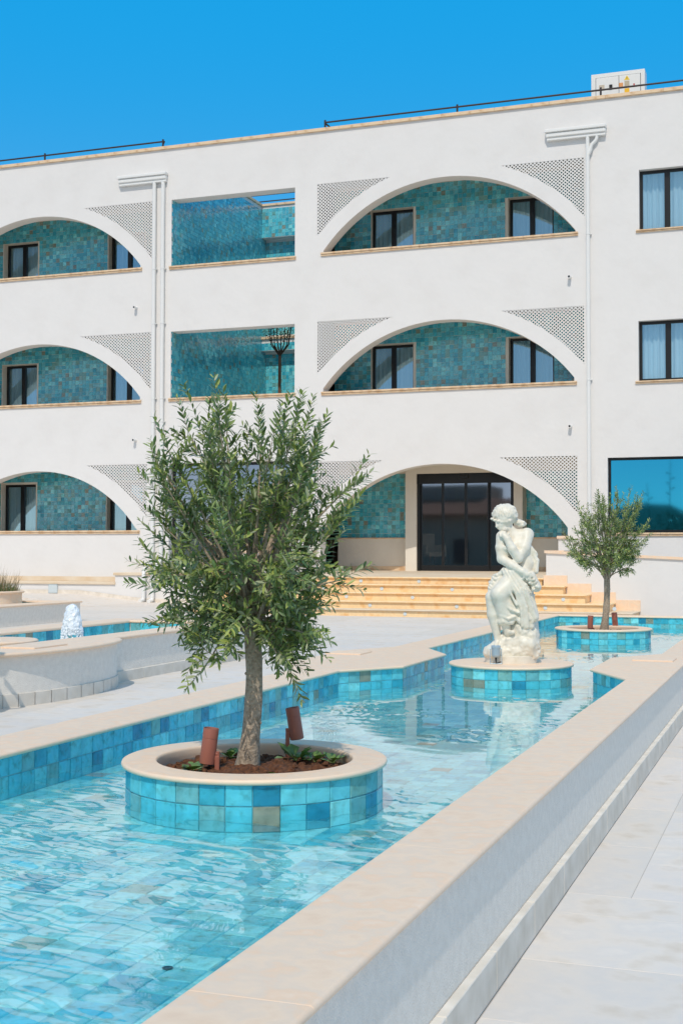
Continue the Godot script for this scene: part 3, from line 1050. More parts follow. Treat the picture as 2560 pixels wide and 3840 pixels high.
func stairs() -> void:
	var t := thing("entrance_stairs", "five wide honey-coloured stone steps with flared ends leading to the glass door", "stairs", Vector3(-7.7, 0.44, -23.4))
	var off := -t.position
	var Y := [0.578, 0.721, 0.878, 1.03, 1.17]
	var Z := [-23.42, -23.72, -24.02, -24.32, -24.62]
	var bot := 0.42
	for k in 5:
		var xr: float = -2.88 - 0.455 * k
		var xl: float = -11.62 + 0.19 * k
		var zb: float = -24.635 if k < 4 else -25.0
		var st := Node3D.new()
		st.name = "step"
		t.add_child(st, true)
		# risers in slabs
		var n := 7
		for i in n:
			var a := xl + (xr - xl) * i / n
			var b := xl + (xr - xl) * (i + 1) / n
			var mb := MB.new()
			var f := rng.randf_range(0.95, 1.02)
			mb.bbox(Vector3(a + 0.001, bot, zb), Vector3(b - 0.001, Y[k] - 0.034, Z[k] - 0.03), 0.002, Color(f, f, f * rng.randf_range(0.95, 1.0)))
			part(st, "riser", mb.mesh(), M.step).position = off
			mb = MB.new()
			# tread with a moulded nosing, its right end cut along the flare
			var ea := 0.03 if i == 0 else 0.0
			var eb := 0.03 if i == n - 1 else 0.0
			mb.slab([Vector2(a - ea + 0.001, Z[k] + 0.012), Vector2(a - ea + 0.001, zb), Vector2(b + eb - 0.001, zb), Vector2(b + eb - 0.001, Z[k] + 0.012)], Y[k], 0.032, [0.002, 0.002, 0.002, 0.012])
			part(st, "tread", mb.mesh(), M.step if k > 0 else M.tread).position = off
		bot = Y[k] - 0.02
	# recessed step lamps (unlit)
	for q in [[0, 1518, 2308], [1, 1387, 2269], [1, 1711, 2275], [1, 2042, 2276], [2, 1299, 2235], [2, 1546, 2240], [2, 2109, 2243], [3, 1431, 2207], [3, 1694, 2210], [4, 1353, 2174], [4, 1570, 2177], [4, 1836, 2181], [0, 1150, 2303], [3, 1215, 2201], [1, 2300, 2277], [4, 1100, 2171]]:
		var k: int = q[0]
		var d := cam.basis * Vector3((q[1] - 1280.0) / 4837.0, 0, -1.0)
		var zf: float = Z[k] - 0.03
		var x := d.x * zf / d.z
		var y0: float = 0.44 if k == 0 else Y[k - 1]
		var mb := MB.new()
		mb.lathe([[0.0, 0.0], [0.036, 0.0], [0.036, 0.006], [0.030, 0.008], [0.0, 0.009]], Vector3.ZERO, 20)
		var o := part(t, "step_lamp", mb.mesh(), M.lamp)
		o.transform = Transform3D(Basis(Vector3.RIGHT, Vector3(0, 0, 1), Vector3.DOWN), Vector3(x, (y0 + Y[k]) * 0.5 - 0.012, zf) + off)
	# landing
	var mb := MB.new()
	var a := Vector3(-10.9, 1.166, -24.7)
	var b := Vector3(-4.5, 1.166, -24.7)
	var c := Vector3(-4.5, 1.225, -30.4)
	var d2 := Vector3(-10.9, 1.225, -30.4)
	mb.quad(a, b, c, d2)
	mb.quad(a - Vector3(0, 0.3, 0), b - Vector3(0, 0.3, 0), b, a)
	part(t, "landing", mb.mesh(), M.tread).position = off
	# parapet walls beside the steps; the right one carries the stepped skirting
	var r := thing("ramp_parapet", "long white parapet with sloping cream cap, right of the steps behind the small olive", "wall", Vector3(-4.62, 0.44, -24.64))
	var o2 := -r.position
	var wall := MB.new()
	var cap := MB.new()
	wall.box(Vector3(-4.62, 0.0, -28.59), Vector3(-4.36, 1.652, -24.89))
	cap.box(Vector3(-4.65, 1.652, -28.59), Vector3(-4.33, 1.702, -24.92))
	var prism := func(m: MB, x0: float, x1: float, z0: float, z1: float, b0: float, b1: float, t0: float, t1: float) -> void:
		var v := [Vector3(x0, b0, z1), Vector3(x1, b1, z1), Vector3(x1, t1, z1), Vector3(x0, t0, z1), Vector3(x0, b0, z0), Vector3(x1, b1, z0), Vector3(x1, t1, z0), Vector3(x0, t0, z0)]
		for f in [[0, 1, 2, 3], [5, 4, 7, 6], [3, 2, 6, 7], [4, 5, 1, 0], [1, 5, 6, 2], [4, 0, 3, 7]]:
			m.quad(v[f[0]], v[f[1]], v[f[2]], v[f[3]])
	prism.call(wall, -4.62, 3.0, -24.89, -24.64, 0.0, 0.0, 1.652, 1.284)
	prism.call(cap, -4.65, 3.0, -24.92, -24.605, 1.652, 1.284, 1.702, 1.334)
	part(r, "wall", wall.mesh(), M.plaster).position = o2
	part(r, "cap", cap.mesh(), M.stone).position = o2
	for k in 4:
		var x1: float = -2.88 - 0.455 * k
		var x0 := x1 - 0.455
		var sk := MB.new()
		sk.bbox(Vector3(x0 + 0.03, Y[k] - 0.01, -24.639), Vector3(x1 + 0.03, Y[k] + 0.195, -24.622), 0.003)
		part(r, "skirting_tile", sk.mesh(), M.stone).position = o2
	var r2 := thing("ramp_parapet", "white parapet left of the entrance steps, behind the big olive tree", "wall", Vector3(-10.84, 0.44, -24.64))
	wall = MB.new()
	wall.box(Vector3(-11.1, 0.0, -28.59), Vector3(-10.84, 1.652, -24.64))
	part(r2, "wall", wall.mesh(), M.plaster).position = -r2.position
	cap = MB.new()
	cap.bbox(Vector3(-11.13, 1.653, -28.59), Vector3(-10.81, 1.702, -24.6), 0.006)
	part(r2, "cap", cap.mesh(), M.stone).position = -r2.position

# ------------------------------------------------------------------ the two raised pools on the left
func stone_ring(t: Node3D, off: Vector3, poly: Array, rad: Array, top: float, th := 0.03) -> void:
	var mb := MB.new()
	mb.slab(poly, top, th, rad)
	part(t, "coping_stone", mb.mesh(), M.stone).position = off

func left_pools() -> void:
	# ---- the narrow raised pool with the bubbling jet
	var top := 0.864
	var t := thing("raised_pool", "narrow raised pool in white walls with a rounded bench end and a bubbling jet", "pool", Vector3(-6.8, 0.44, -9.4))
	var off := -t.position
	var cz := -9.4
	var ze := -13.55
	var mb := MB.new()
	mb.box(Vector3(-6.27, 0.43, ze), Vector3(-5.985, top - 0.03, 4.0))
	mb.box(Vector3(-7.64, 0.43, ze), Vector3(-7.32, top - 0.03, 4.0))
	mb.box(Vector3(-7.32, 0.43, ze), Vector3(-6.27, top - 0.03, ze + 0.3))
	mb.box(Vector3(-7.32, 0.43, ze + 0.3), Vector3(-6.27, 0.62, 4.0))
	# rounded bulge
	var el := func(a: float, gx: float, gz: float) -> Vector2: return Vector2(-5.985 + (0.33 + gx) * sin(a), cz + (1.05 + gz) * cos(a))
	for i in 32:
		var a0 := PI * i / 32.0
		var a1 := PI * (i + 1) / 32.0
		var p0: Vector2 = el.call(a0, 0.0, 0.0)
		var p1: Vector2 = el.call(a1, 0.0, 0.0)
		var n0 := Vector3(sin(a0) / 0.33, 0, cos(a0) / 1.05).normalized()
		var n1 := Vector3(sin(a1) / 0.33, 0, cos(a1) / 1.05).normalized()
		mb.quadn(Vector3(p0.x, 0.43, p0.y), Vector3(p1.x, 0.43, p1.y), Vector3(p1.x, top - 0.029, p1.y), Vector3(p0.x, top - 0.029, p0.y), n0, n1, n1, n0)
	part(t, "wall", mb.mesh(), M.plaster_rough).position = off
	for i in 16:
		var sk := MB.new()
		var a0 := PI * i / 16.0
		var a1 := PI * (i + 1) / 16.0 - 0.006
		var p0: Vector2 = el.call(a0, 0.02, 0.02)
		var p1: Vector2 = el.call(a1, 0.02, 0.02)
		var q0: Vector2 = el.call(a0, 0.0, 0.0)
		var q1: Vector2 = el.call(a1, 0.0, 0.0)
		sk.quad(Vector3(p0.x, 0.43, p0.y), Vector3(p1.x, 0.43, p1.y), Vector3(p1.x, 0.54, p1.y), Vector3(p0.x, 0.54, p0.y), g(rng.randf_range(0.95, 1.03)))
		sk.quad(Vector3(p0.x, 0.54, p0.y), Vector3(p1.x, 0.54, p1.y), Vector3(q1.x, 0.54, q1.y), Vector3(q0.x, 0.54, q0.y))
		part(t, "skirting_tile", sk.mesh(), M.skirting).position = off
	var z := cz - 1.07
	while z > ze:
		var zn := maxf(z - 0.6, ze)
		var sk := MB.new()
		sk.bbox(Vector3(-5.984, 0.43, zn + 0.002), Vector3(-5.955, 0.54, z), 0.003, g(rng.randf_range(0.95, 1.03)))
		part(t, "skirting_tile", sk.mesh(), M.skirting).position = off
		z -= 0.6
	# coping
	var bulge := [Vector2(-6.28, cz - 1.12), Vector2(-6.28, cz + 1.12), Vector2(-5.96, cz + 1.12)]
	var rad := [0.014, 0.004, 0.014]
	for i in 25:
		var a := PI * i / 24.0
		bulge.append(Vector2(-5.96 + 0.36 * sin(a), cz + 1.08 * cos(a)))
		rad.append(0.014)
	bulge.append(Vector2(-5.96, cz - 1.12))
	rad.append(0.004)
	stone_ring(t, off, bulge, rad, top)
	for q in [[-6.28, -5.96, cz + 1.12, 4.0], [-6.28, -5.96, -12.0, cz - 1.12], [-6.28, -5.96, ze - 0.02, -12.0], [-7.67, -7.3, -11.2, -8.0], [-7.67, -7.3, ze - 0.02, -11.2], [-7.67, -7.3, -8.0, 4.0], [-7.3, -6.28, ze - 0.02, ze + 0.32]]:
		stone_ring(t, off, [Vector2(q[0], q[3]), Vector2(q[0], q[2]), Vector2(q[1], q[2]), Vector2(q[1], q[3])], [0.014, 0.004, 0.014, 0.004], top)
	mb = MB.new()
	mb.bbox(Vector3(-6.12, top - 0.002, -9.45), Vector3(-5.8, top + 0.013, -8.95), 0.003)
	part(t, "access_lid", mb.mesh(), M.stone).position = off
	tile_run(Vector3(-7.315, 0, 3.0), Vector3(-7.315, 0, ze + 0.3), [[0.6, 0.712], [0.714, 0.836]], 0.125, 0.012, 0.1, 0.45)
	tile_run(Vector3(-7.3, 0, ze + 0.305), Vector3(-6.29, 0, ze + 0.305), [[0.6, 0.712], [0.714, 0.836]], 0.125, 0.012, 0.1, 0.3)
	settle(t, "tile", "tiles_far", M.tile_pool)
	# round disc standing in it
	mb = MB.new()
	mb.lathe([[0.36, 0.6], [0.36, 0.832], [0.385, 0.834], [0.4, 0.85], [0.385, 0.864], [0.0, 0.866]], Vector3(-6.8, 0.0, -9.83), 40)
	one("round_pedestal", mb, M.stone, "low round cream pedestal standing in the raised pool before the jet", "pedestal")
	water_sheet(-7.31, -6.28, 3.0, ze + 0.3, 0.74, "water", 0.8)
	jet(Vector3(-6.8, 0.735, -11.16))
	# ---- the far raised pool with the round planter of grass
	var t3 := thing("raised_pool", "far raised pool whose white wall ends in a sharp corner, round grass planter inside", "pool", Vector3(-13.0, 0.44, -19))
	off = -t3.position
	mb = MB.new()
	mb.box(Vector3(-12.4, 0.43, -20.05), Vector3(-12.06, 0.76, -6.0))
	mb.box(Vector3(-15.5, 0.43, -20.05), Vector3(-12.4, 0.76, -19.75))
	mb.box(Vector3(-15.5, 0.43, -19.75), Vector3(-15.2, 0.76, -6.0))
	mb.box(Vector3(-15.2, 0.43, -19.75), Vector3(-12.4, 0.58, -6.0))
	part(t3, "wall", mb.mesh(), M.plaster_rough).position = off
	for q in [[-12.42, -12.03, -20.08, -17.4], [-12.42, -12.03, -17.4, -14.6], [-12.42, -12.03, -14.6, -6.0], [-15.5, -12.42, -20.08, -19.73], [-15.53, -15.17, -19.73, -6.0]]:
		stone_ring(t3, off, [Vector2(q[0], q[3]), Vector2(q[0], q[2]), Vector2(q[1], q[2]), Vector2(q[1], q[3])], [0.014, 0.004, 0.014, 0.004], 0.79)
	tile_run(Vector3(-15.195, 0, -8), Vector3(-15.195, 0, -19.75), [[0.585, 0.66], [0.662, 0.762]], 0.125, 0.012)
	tile_run(Vector3(-15.19, 0, -19.745), Vector3(-12.41, 0, -19.745), [[0.585, 0.66], [0.662, 0.762]], 0.125, 0.012)
	settle(t3, "tile", "tiles_far", M.tile_pool)
	water_sheet(-15.19, -12.41, -8.0, -19.74, 0.69, "water", 0.6)
	var gp := thing("grass_planter", "round cream planter with tufts of green and dry grass in the far raised pool", "planter", Vector3(-13.38, 0.58, -19.0))
	mb = MB.new()
	mb.lathe([[0.68, 0.0], [0.68, 0.36], [0.71, 0.365], [0.725, 0.385], [0.71, 0.4], [0.58, 0.402], [0.57, 0.38], [0.57, 0.3]], Vector3.ZERO, 48)
	mpart(gp, "wall", mb, M.stone)
	mb = MB.new()
	mb.lathe([[0.57, 0.34], [0.0, 0.36]], Vector3.ZERO, 24)
	mpart(gp, "soil", mb, M.soil)
	mb = MB.new()
	for i in 1500:
		var r := sqrt(rng.randf()) * 0.62
		var a := rng.randf() * TAU
		var dry := rng.randf() < 0.3
		var p := Vector3(cos(a) * r, 0.35, sin(a) * r)
		var h := rng.randf_range(0.1, 0.22) * (1.6 if dry else 1.0) * (1.35 - 0.7 * r)
		if dry and rng.randf() < 0.3:
			h += 0.16
		var lean := Vector3(cos(a), 0, sin(a)) * rng.randf_range(-0.02, 0.13) + Vector3(rng.randf_range(-0.05, 0.05), 0, rng.randf_range(-0.05, 0.05))
		var s := Vector3(-0.35, 0, 0.94).rotated(Vector3.UP, rng.randf_range(-0.8, 0.8)) * 0.004
		var col := Color(0.30, 0.22, 0.12) if dry else Color(0.10, 0.17, 0.05)
		col = col * rng.randf_range(0.7, 1.3)
		col.a = 1.0
		var m1 := p + Vector3(0, h * 0.6, 0) + lean * 0.4
		mb.quad(p - s, p + s, m1 + s * 0.7, m1 - s * 0.7, col)
		mb.tri(m1 - s * 0.7, m1 + s * 0.7, p + Vector3(0, h, 0) + lean, col)
	var gr := mpart(gp, "grass", mb, M.leaf)
	gr.set_meta("kind", "stuff")

func jet(at: Vector3) -> void:
	# a short bubbling column: a bullet of foamy water that breaks into falling blobs
	var t := thing("fountain_jet", "short dome-topped bubbling water jet rising from the raised pool", "fountain", at)
	var nz := FastNoiseLite.new()
	nz.frequency = 14.0
	nz.seed = 3
	var mb := MB.new()
	var prof := []
	for i in 22:
		var u := i / 21.0
		prof.append([0.085 * pow(maxf(0.0, 1.0 - pow(u, 3.0)), 0.5) * (1.15 - 0.15 * u), u * 0.3 + 0.1])
	var segs := 40
	for s in segs:
		for i in prof.size() - 1:
			var P := func(k: int, q: int) -> Vector3:
				var a := TAU * k / segs
				var p := Vector3(cos(a) * prof[q][0], prof[q][1], -sin(a) * prof[q][0])
				return p * Vector3(1, 1, 1) + Vector3(cos(a), 0, -sin(a)) * nz.get_noise_3dv(p * Vector3(1.6, 1.1, 1.6)) * 0.022
			var c := Vector3(0, prof[i][1], 0)
			var A: Vector3 = P.call(s, i)
			var B: Vector3 = P.call((s + 1) % segs, i)
			var C: Vector3 = P.call((s + 1) % segs, i + 1)
			var D: Vector3 = P.call(s, i + 1)
			mb.quad(A, B, C, D)
	mpart(t, "water_dome", mb, M.foam)
	mb = MB.new()
	for i in 210:
		var a := rng.randf() * TAU
		var y := rng.randf_range(-0.005, 0.17)
		var r := 0.097 + 0.012 * (1.0 - y / 0.17)
		var s := rng.randf_range(0.005, 0.013)
		var p := Vector3(cos(a) * r, y, sin(a) * r)
		mb.lathe([[0.0, -s * 1.3], [s * 0.8, -s * 0.6], [s, 0.2 * s], [s * 0.6, s * 0.9], [0.0, s * 1.3]], p, 7)
	var d := mpart(t, "drops", mb, M.foam)
	d.set_meta("kind", "stuff")

# ------------------------------------------------------------------ planters, trees and lamps in the pool
func round_base(called: String, label: String, at: Vector3, R: float, hole: float, cat: String) -> Node3D:
	var t := thing(called, label, cat, Vector3(at.x, 0.3, at.z))
	var y := -0.3
	var Rt := R - 0.026
	var mb := MB.new()
	mb.lathe([[Rt - 0.004, 0.285 + y], [Rt - 0.004, 0.534 + y]], Vector3.ZERO, 64)
	mpart(t, "drum", mb, M.tile_grout)
	var k := int(round(TAU * Rt / 0.13))
	for i in k:
		var a := TAU * (i + 0.5) / k
		var n := Vector3(cos(a), 0, -sin(a))
		var d := Vector3(-sin(a), 0, -cos(a))
		for r in [[0.306, 0.428], [0.430, 0.532]]:
			lay(tile_meshes, pool_index(0.1, 0.16), t.position + n * (Rt * cos(PI / k) - 0.001) + Vector3(0, (r[0] + r[1]) * 0.5 + y, 0), d, Vector3.UP, n, TAU * Rt / k, r[1] - r[0], 0.012)
	settle(t, "tile", "tiles_far", M.tile_pool)
	var tp := TOP + y
	mb = MB.new()
	var prof := [[Rt - 0.01, tp - 0.029], [R - 0.014, tp - 0.029], [R - 0.004, tp - 0.025], [R, tp - 0.0145], [R - 0.004, tp - 0.004], [R - 0.014, tp]]
	if hole > 0.0:
		prof.append_array([[hole + 0.012, tp], [hole + 0.003, tp - 0.004], [hole, tp - 0.015], [hole, tp - 0.05], [hole + 0.01, tp - 0.06], [hole + 0.01, tp - 0.2]])
	else:
		prof.append([0.0, tp])
	mb.lathe(prof, Vector3.ZERO, 96)
	mpart(t, "coping_ring" if hole > 0.0 else "top_slab", mb, M.stone)
	if hole > 0.0:
		soil(t, hole, TOP - 0.075 + y)
	return t

func soil(t: Node3D, R: float, y: float) -> void:
	var nz := FastNoiseLite.new()
	nz.frequency = 9.0
	nz.seed = 8
	var mb := MB.new()
	var N := 56
	var H := func(i: int, j: int) -> Vector3:
		var p := Vector2(i / float(N) * 2 - 1, j / float(N) * 2 - 1) * (R + 0.02)
		return Vector3(p.x, y + 0.022 * nz.get_noise_2dv(p) + 0.014 * nz.get_noise_2dv(p * 3.1) + 0.03 * (1.0 - p.length() / R) , p.y)
	for i in N:
		for j in N:
			var c: Vector3 = H.call(i, j)
			if Vector2(c.x, c.z).length() < R + 0.012:
				var v := rng.randf_range(0.75, 1.2)
				mb.quad(H.call(i, j + 1), H.call(i + 1, j + 1), H.call(i + 1, j), c, Color(v, v * 0.95, v * 0.88))
	for k in 150:
		var a := rng.randf() * TAU
		var r := sqrt(rng.randf()) * (R - 0.05)
		var s := rng.randf_range(0.007, 0.02) if k > 6 else rng.randf_range(0.022, 0.036)
		var v := rng.randf_range(0.8, 1.35)
		clod(mb, Vector3(cos(a) * r, y + 0.012 + s * 0.4, sin(a) * r), s, Color(v, v * 0.9, v * 0.8))
	var o := mpart(t, "soil", mb, M.soil)
	o.set_meta("kind", "stuff")

func clod(mb: MB, at: Vector3, s: float, col: Color) -> void:
	var k := 6
	var rings := []
	for j in [[0.55, -0.7], [1.0, -0.05], [0.65, 0.65]]:
		var ring := []
		for i in k:
			var a := TAU * i / k
			ring.append(at + Vector3(cos(a) * j[0], j[1], -sin(a) * j[0]) * s * rng.randf_range(0.75, 1.25))
		rings.append(ring)
	for j in 2:
		for i in k:
			mb.quad(rings[j][i], rings[j][(i + 1) % k], rings[j + 1][(i + 1) % k], rings[j + 1][i], col)
	for i in k:
		mb.tri(rings[2][i], rings[2][(i + 1) % k], at + Vector3(0, s * 0.85, 0), col)

func leaf_mesh(col: Color) -> ArrayMesh:
	# a narrow folded olive leaf of unit length along +y, its upper side towards +z
	var mb := MB.new()
	var st := [[0.0, 0.014, 0.0], [0.22, 0.095, 0.012], [0.55, 0.14, 0.0], [0.82, 0.09, -0.03], [1.0, 0.004, -0.06]]
	for i in 4:
		var y0: float = st[i][0]
		var y1: float = st[i + 1][0]
		var w0: float = st[i][1]
		var w1: float = st[i + 1][1]
		var z0: float = st[i][2]
		var z1: float = st[i + 1][2]
		var lift := 0.22
		var a := Vector3(0, y0, z0)
		var b := Vector3(0, y1, z1)
		mb.quad(a, Vector3(w0, y0, z0 + w0 * lift), Vector3(w1, y1, z1 + w1 * lift), b, col)
		mb.quad(Vector3(-w0, y0, z0 + w0 * lift), a, b, Vector3(-w1, y1, z1 + w1 * lift), col)
	return mb.mesh()

func olive(called: String, label: String, base: Vector3, env: Array, fork: float, trunk_r: float, seed_: int, limbs: int, leaf_len: float, lean: Vector3, bright: float, fruit: bool) -> void:
	# env: [height above the base, radius of the crown] from below upwards
	var t := thing(called, label, "tree", base, 0.0, "olive trees in the round planters")
	var r := RandomNumberGenerator.new()
	r.seed = seed_
	var at_h := func(h: float) -> float:
		for i in env.size() - 1:
			if h <= env[i + 1][0]:
				return lerpf(env[i][1], env[i + 1][1], clampf((h - env[i][0]) / (env[i + 1][0] - env[i][0]), 0, 1))
		return 0.05
	var hmin: float = env[0][0]
	var hmax: float = env[env.size() - 1][0]
	var wood := MB.new()
	var pts := []
	var rad := []
	for i in 13:
		var u := i / 12.0
		var h := u * fork
		pts.append(Vector3(0.03 * sin(u * 3.0) + lean.x * u * u * 0.3, h - 0.02, 0.02 * sin(u * 4.0 + 1.0)))
		rad.append(trunk_r * (1.0 + 0.55 * exp(-u * 9.0) - 0.12 * u + 0.03 * sin(u * 17.0)))
	var top: Vector3 = pts[12]
	wood.tube(pts, rad, 18)
	# burrs on the trunk
	for k in 5:
		var i := r.randi_range(1, 9)
		var a := r.randf() * TAU
		clod(wood, pts[i] + Vector3(cos(a), 0, sin(a)) * rad[i] * 0.93, trunk_r * 0.22, Color(0.85, 0.82, 0.8))
	mpart(t, "trunk", wood, M.bark)
	var limb := MB.new()
	var tone := [Color(0.088, 0.118, 0.036), Color(0.062, 0.088, 0.03), Color(0.11, 0.138, 0.045), Color(0.14, 0.155, 0.09), Color(0.048, 0.068, 0.026), Color(0.135, 0.158, 0.038)]
	var leaves := []
	for c in tone:
		leaves.append(leaf_mesh(Color(c.r * bright, c.g * bright, c.b * bright)))
	var all := []
	var twigs := []
	for i in limbs:
		var h0 := lerpf(fork * 0.86, fork * 1.25, r.randf())
		var start := top + Vector3(r.randf_range(-1, 1) * 0.02, h0 - fork, r.randf_range(-1, 1) * 0.02)
		var ht := lerpf(hmin + 0.1, hmax - 0.12, pow((i + r.randf()) / limbs, 0.9))
		var a := i * 2.39996 + r.randf_range(-0.4, 0.4)
		var rr: float = at_h.call(ht) * r.randf_range(0.62, 1.12)
		var end := Vector3(cos(a) * rr, ht, sin(a) * rr) + lean * (ht - fork) / (hmax - fork)
		var mid := start.lerp(end, 0.45) + Vector3(0, 0.08 * (end - start).length(), 0) + Vector3(r.randf_range(-0.05, 0.05), 0, r.randf_range(-0.05, 0.05))
		var lp := []
		var lr := []
		for k in 9:
			var u := k / 8.0
			lp.append(start.lerp(mid, u).lerp(mid.lerp(end, u), u))
			lr.append(lerpf(trunk_r * 0.3, 0.003, pow(u, 0.7)))
		limb.tube(lp, lr, 6)
		var nt := 12
		var from := r.randf_range(0.3, 0.62)
		for k in nt:
			var u := lerpf(from, 1.0, (k + r.randf() * 0.6) / nt)
			var fi := u * 8.0
			var p: Vector3 = lp[int(minf(fi, 7))].lerp(lp[int(minf(fi, 7)) + 1], fi - int(minf(fi, 7)))
			var od := Vector3(p.x, 0, p.z).normalized()
			var updown := 0.75 if p.y > hmin + 0.45 * (hmax - hmin) else r.randf_range(-0.55, 0.4)
			var dir := (od * r.randf_range(0.1, 1.0) + Vector3(r.randf_range(-0.8, 0.8), updown + r.randf_range(-0.3, 0.5), r.randf_range(-0.8, 0.8)) + lean * 1.4).normalized()
			twigs.append([p, dir, r.randf_range(0.1, 0.24) * leaf_len / 0.08])
		twigs.append([end, (end - mid).normalized() + Vector3(0, 0.35, 0) + lean, 0.25 * leaf_len / 0.08])
	# leading shoots on top
	for i in 9:
		var a := i * 2.4
		var rr := 0.12 + 0.22 * r.randf()
		var p := Vector3(cos(a) * rr, hmax - r.randf_range(0.25, 0.4), sin(a) * rr) + lean
		if i < 3:
			p += Vector3(0, 0.12 - 0.04 * i, 0)
		twigs.append([p, Vector3(cos(a) * 0.25, 1.0, sin(a) * 0.25).normalized(), r.randf_range(0.22, 0.4)])
	for tw in twigs:
		var p: Vector3 = tw[0]
		var d: Vector3 = tw[1].normalized()
		var L: float = tw[2]
		var n := int(L / (leaf_len * 0.27))
		var tp := [p]
		var tr := [0.0022]
		var ph := r.randf() * TAU
		var droop := r.randf_range(-0.05, 0.16) if p.y > fork * 1.2 else r.randf_range(0.1, 0.5)
		for k in n:
			p += d * (L / n)
			d = (d + Vector3(0, -droop / n, 0) + Vector3(r.randf_range(-1, 1), r.randf_range(-1, 1), r.randf_range(-1, 1)) * 0.05).normalized()
			tp.append(p)
			tr.append(lerpf(0.002, 0.0007, k / float(n)))
			var s := d.cross(Vector3(0.2, 1, 0.1)).normalized()
			var q := s.cross(d).normalized()
			var ang := ph + (k % 2) * PI * 0.5
			for e in 2:
				if r.randf() < 0.08:
					continue
				var out := s * cos(ang + e * PI) + q * sin(ang + e * PI)
				var ld := (d * r.randf_range(0.55, 1.1) + out * 0.85).normalized()
				var face := (Vector3.UP * 0.7 + d * 0.4 + out * -0.2 + Vector3(r.randf_range(-1, 1), r.randf_range(-1, 1), r.randf_range(-1, 1)) * 0.5)
				var bx := ld.cross(face).normalized()
				var bz := bx.cross(ld).normalized()
				var len := leaf_len * r.randf_range(0.6, 1.12) * (1.0 - 0.45 * pow(k / float(n), 4.0))
				var w := len * r.randf_range(0.85, 1.15)
				all.append([r.randi() % leaves.size(), Transform3D(bx * w, ld * len, bz * w, p)])
		if tp.size() > 1:
			limb.tube(tp, tr, 3, Color(0.75, 0.78, 0.7), false)
	mpart(t, "branches", limb, M.bark)
	for e in all:
		pile.append([leaves[e[0]], Transform3D(e[1].basis, base + e[1].origin), screen_size(base + e[1].origin, 1.0)])
	settle(t, "leaf", "foliage", M.leaf)
	if fruit:
		var fm := MB.new()
		fm.lathe([[0.0, -0.012], [0.006, -0.008], [0.0075, 0.0], [0.0055, 0.008], [0.0, 0.0115]], Vector3.ZERO, 10, Color(0.16, 0.22, 0.05))
		var me := fm.mesh()
		for k in 60:
			var e: Array = all[r.randi() % all.size()]
			if e[1].origin.y > fork * 1.15:
				continue
			var o := part(t, "olive", me, M.leaf)
			o.position = e[1].origin + Vector3(0, -0.016, 0)

func spot_lamp(at: Vector3, turn: float, tilt: float, side: float, label: String, s := 1.0, lift := 0.0) -> void:
	# a rust-brown cylinder lamp on a ground stake
	var t := thing("spot_lamp", label, "lamp", at, turn, "spot lamps in the round planters")
	var mb := MB.new()
	mb.bbox(Vector3(-0.012, -0.06, -0.017) * s, Vector3(0.012, 0.085 + lift, 0.017) * s, 0.002)
	mpart(t, "stake", mb, M.copper)
	var head := Node3D.new()
	head.name = "head"
	t.add_child(head)
	head.position = Vector3(side * 0.045, 0.115 + lift, 0) * s
	head.rotation.z = tilt
	mb = MB.new()
	var r := 0.041 * s
	mb.lathe([[0.0, -0.07 * s], [r - 0.004, -0.07 * s], [r, -0.066 * s], [r, 0.062 * s], [r - 0.002, 0.063 * s], [r - 0.002, 0.066 * s], [r, 0.067 * s], [r, 0.118 * s], [r - 0.004, 0.118 * s], [r - 0.005, 0.095 * s]], Vector3.ZERO, 32)
	mpart(head, "housing", mb, M.copper)
	mb = MB.new()
	mb.lathe([[r - 0.004, 0.098 * s], [0.0, 0.1 * s]], Vector3.ZERO, 24)
	mpart(head, "lens", mb, M.glass_dark)
	mb = MB.new()
	mb.bbox(Vector3(-0.012 - side * 0.045, -0.05, -0.01) * s, Vector3(0.012 - side * 0.045, -0.005, 0.01) * s, 0.002)
	mb.tube([Vector3(-side * 0.045, -0.02, 0) * s, Vector3(-side * 0.02, -0.01, 0) * s], [0.012 * s, 0.012 * s], 8)
	mpart(t, "bracket", mb, M.copper).position = head.position

func weed(at: Vector3, s: float, n: int, label: String, tone: Color, broad: float) -> void:
	var mb := MB.new()
	for i in n:
		var a := i * 2.4 + rng.randf()
		var up := rng.randf_range(0.25, 1.1)
		var d := Vector3(cos(a), up, sin(a)).normalized()
		var len := s * rng.randf_range(0.6, 1.1)
		var sd := d.cross(Vector3.UP).normalized() * len * broad
		var c := tone * rng.randf_range(0.8, 1.25)
		c.a = 1.0
		var p0 := d * len * 0.25
		var p1 := d * len * 0.65
		var tip := d * len + Vector3(0, -0.12 * len, 0)
		mb.tri(p0, p1 - sd * 0.5, p1 + Vector3(0, -0.04 * len, 0), c)
		mb.tri(p0, p1 + Vector3(0, -0.04 * len, 0), p1 + sd * 0.5, c)
		mb.tri(p1 - sd * 0.5, tip, p1 + Vector3(0, -0.04 * len, 0), c)
		mb.tri(p1 + Vector3(0, -0.04 * len, 0), tip, p1 + sd * 0.5, c)
		mb.tube([Vector3.ZERO, p0], [0.0015, 0.001], 3, c, false)
	var o := one("weed", mb, M.leaf, label, "plant", "weeds in the planter soil")
	o.position = at

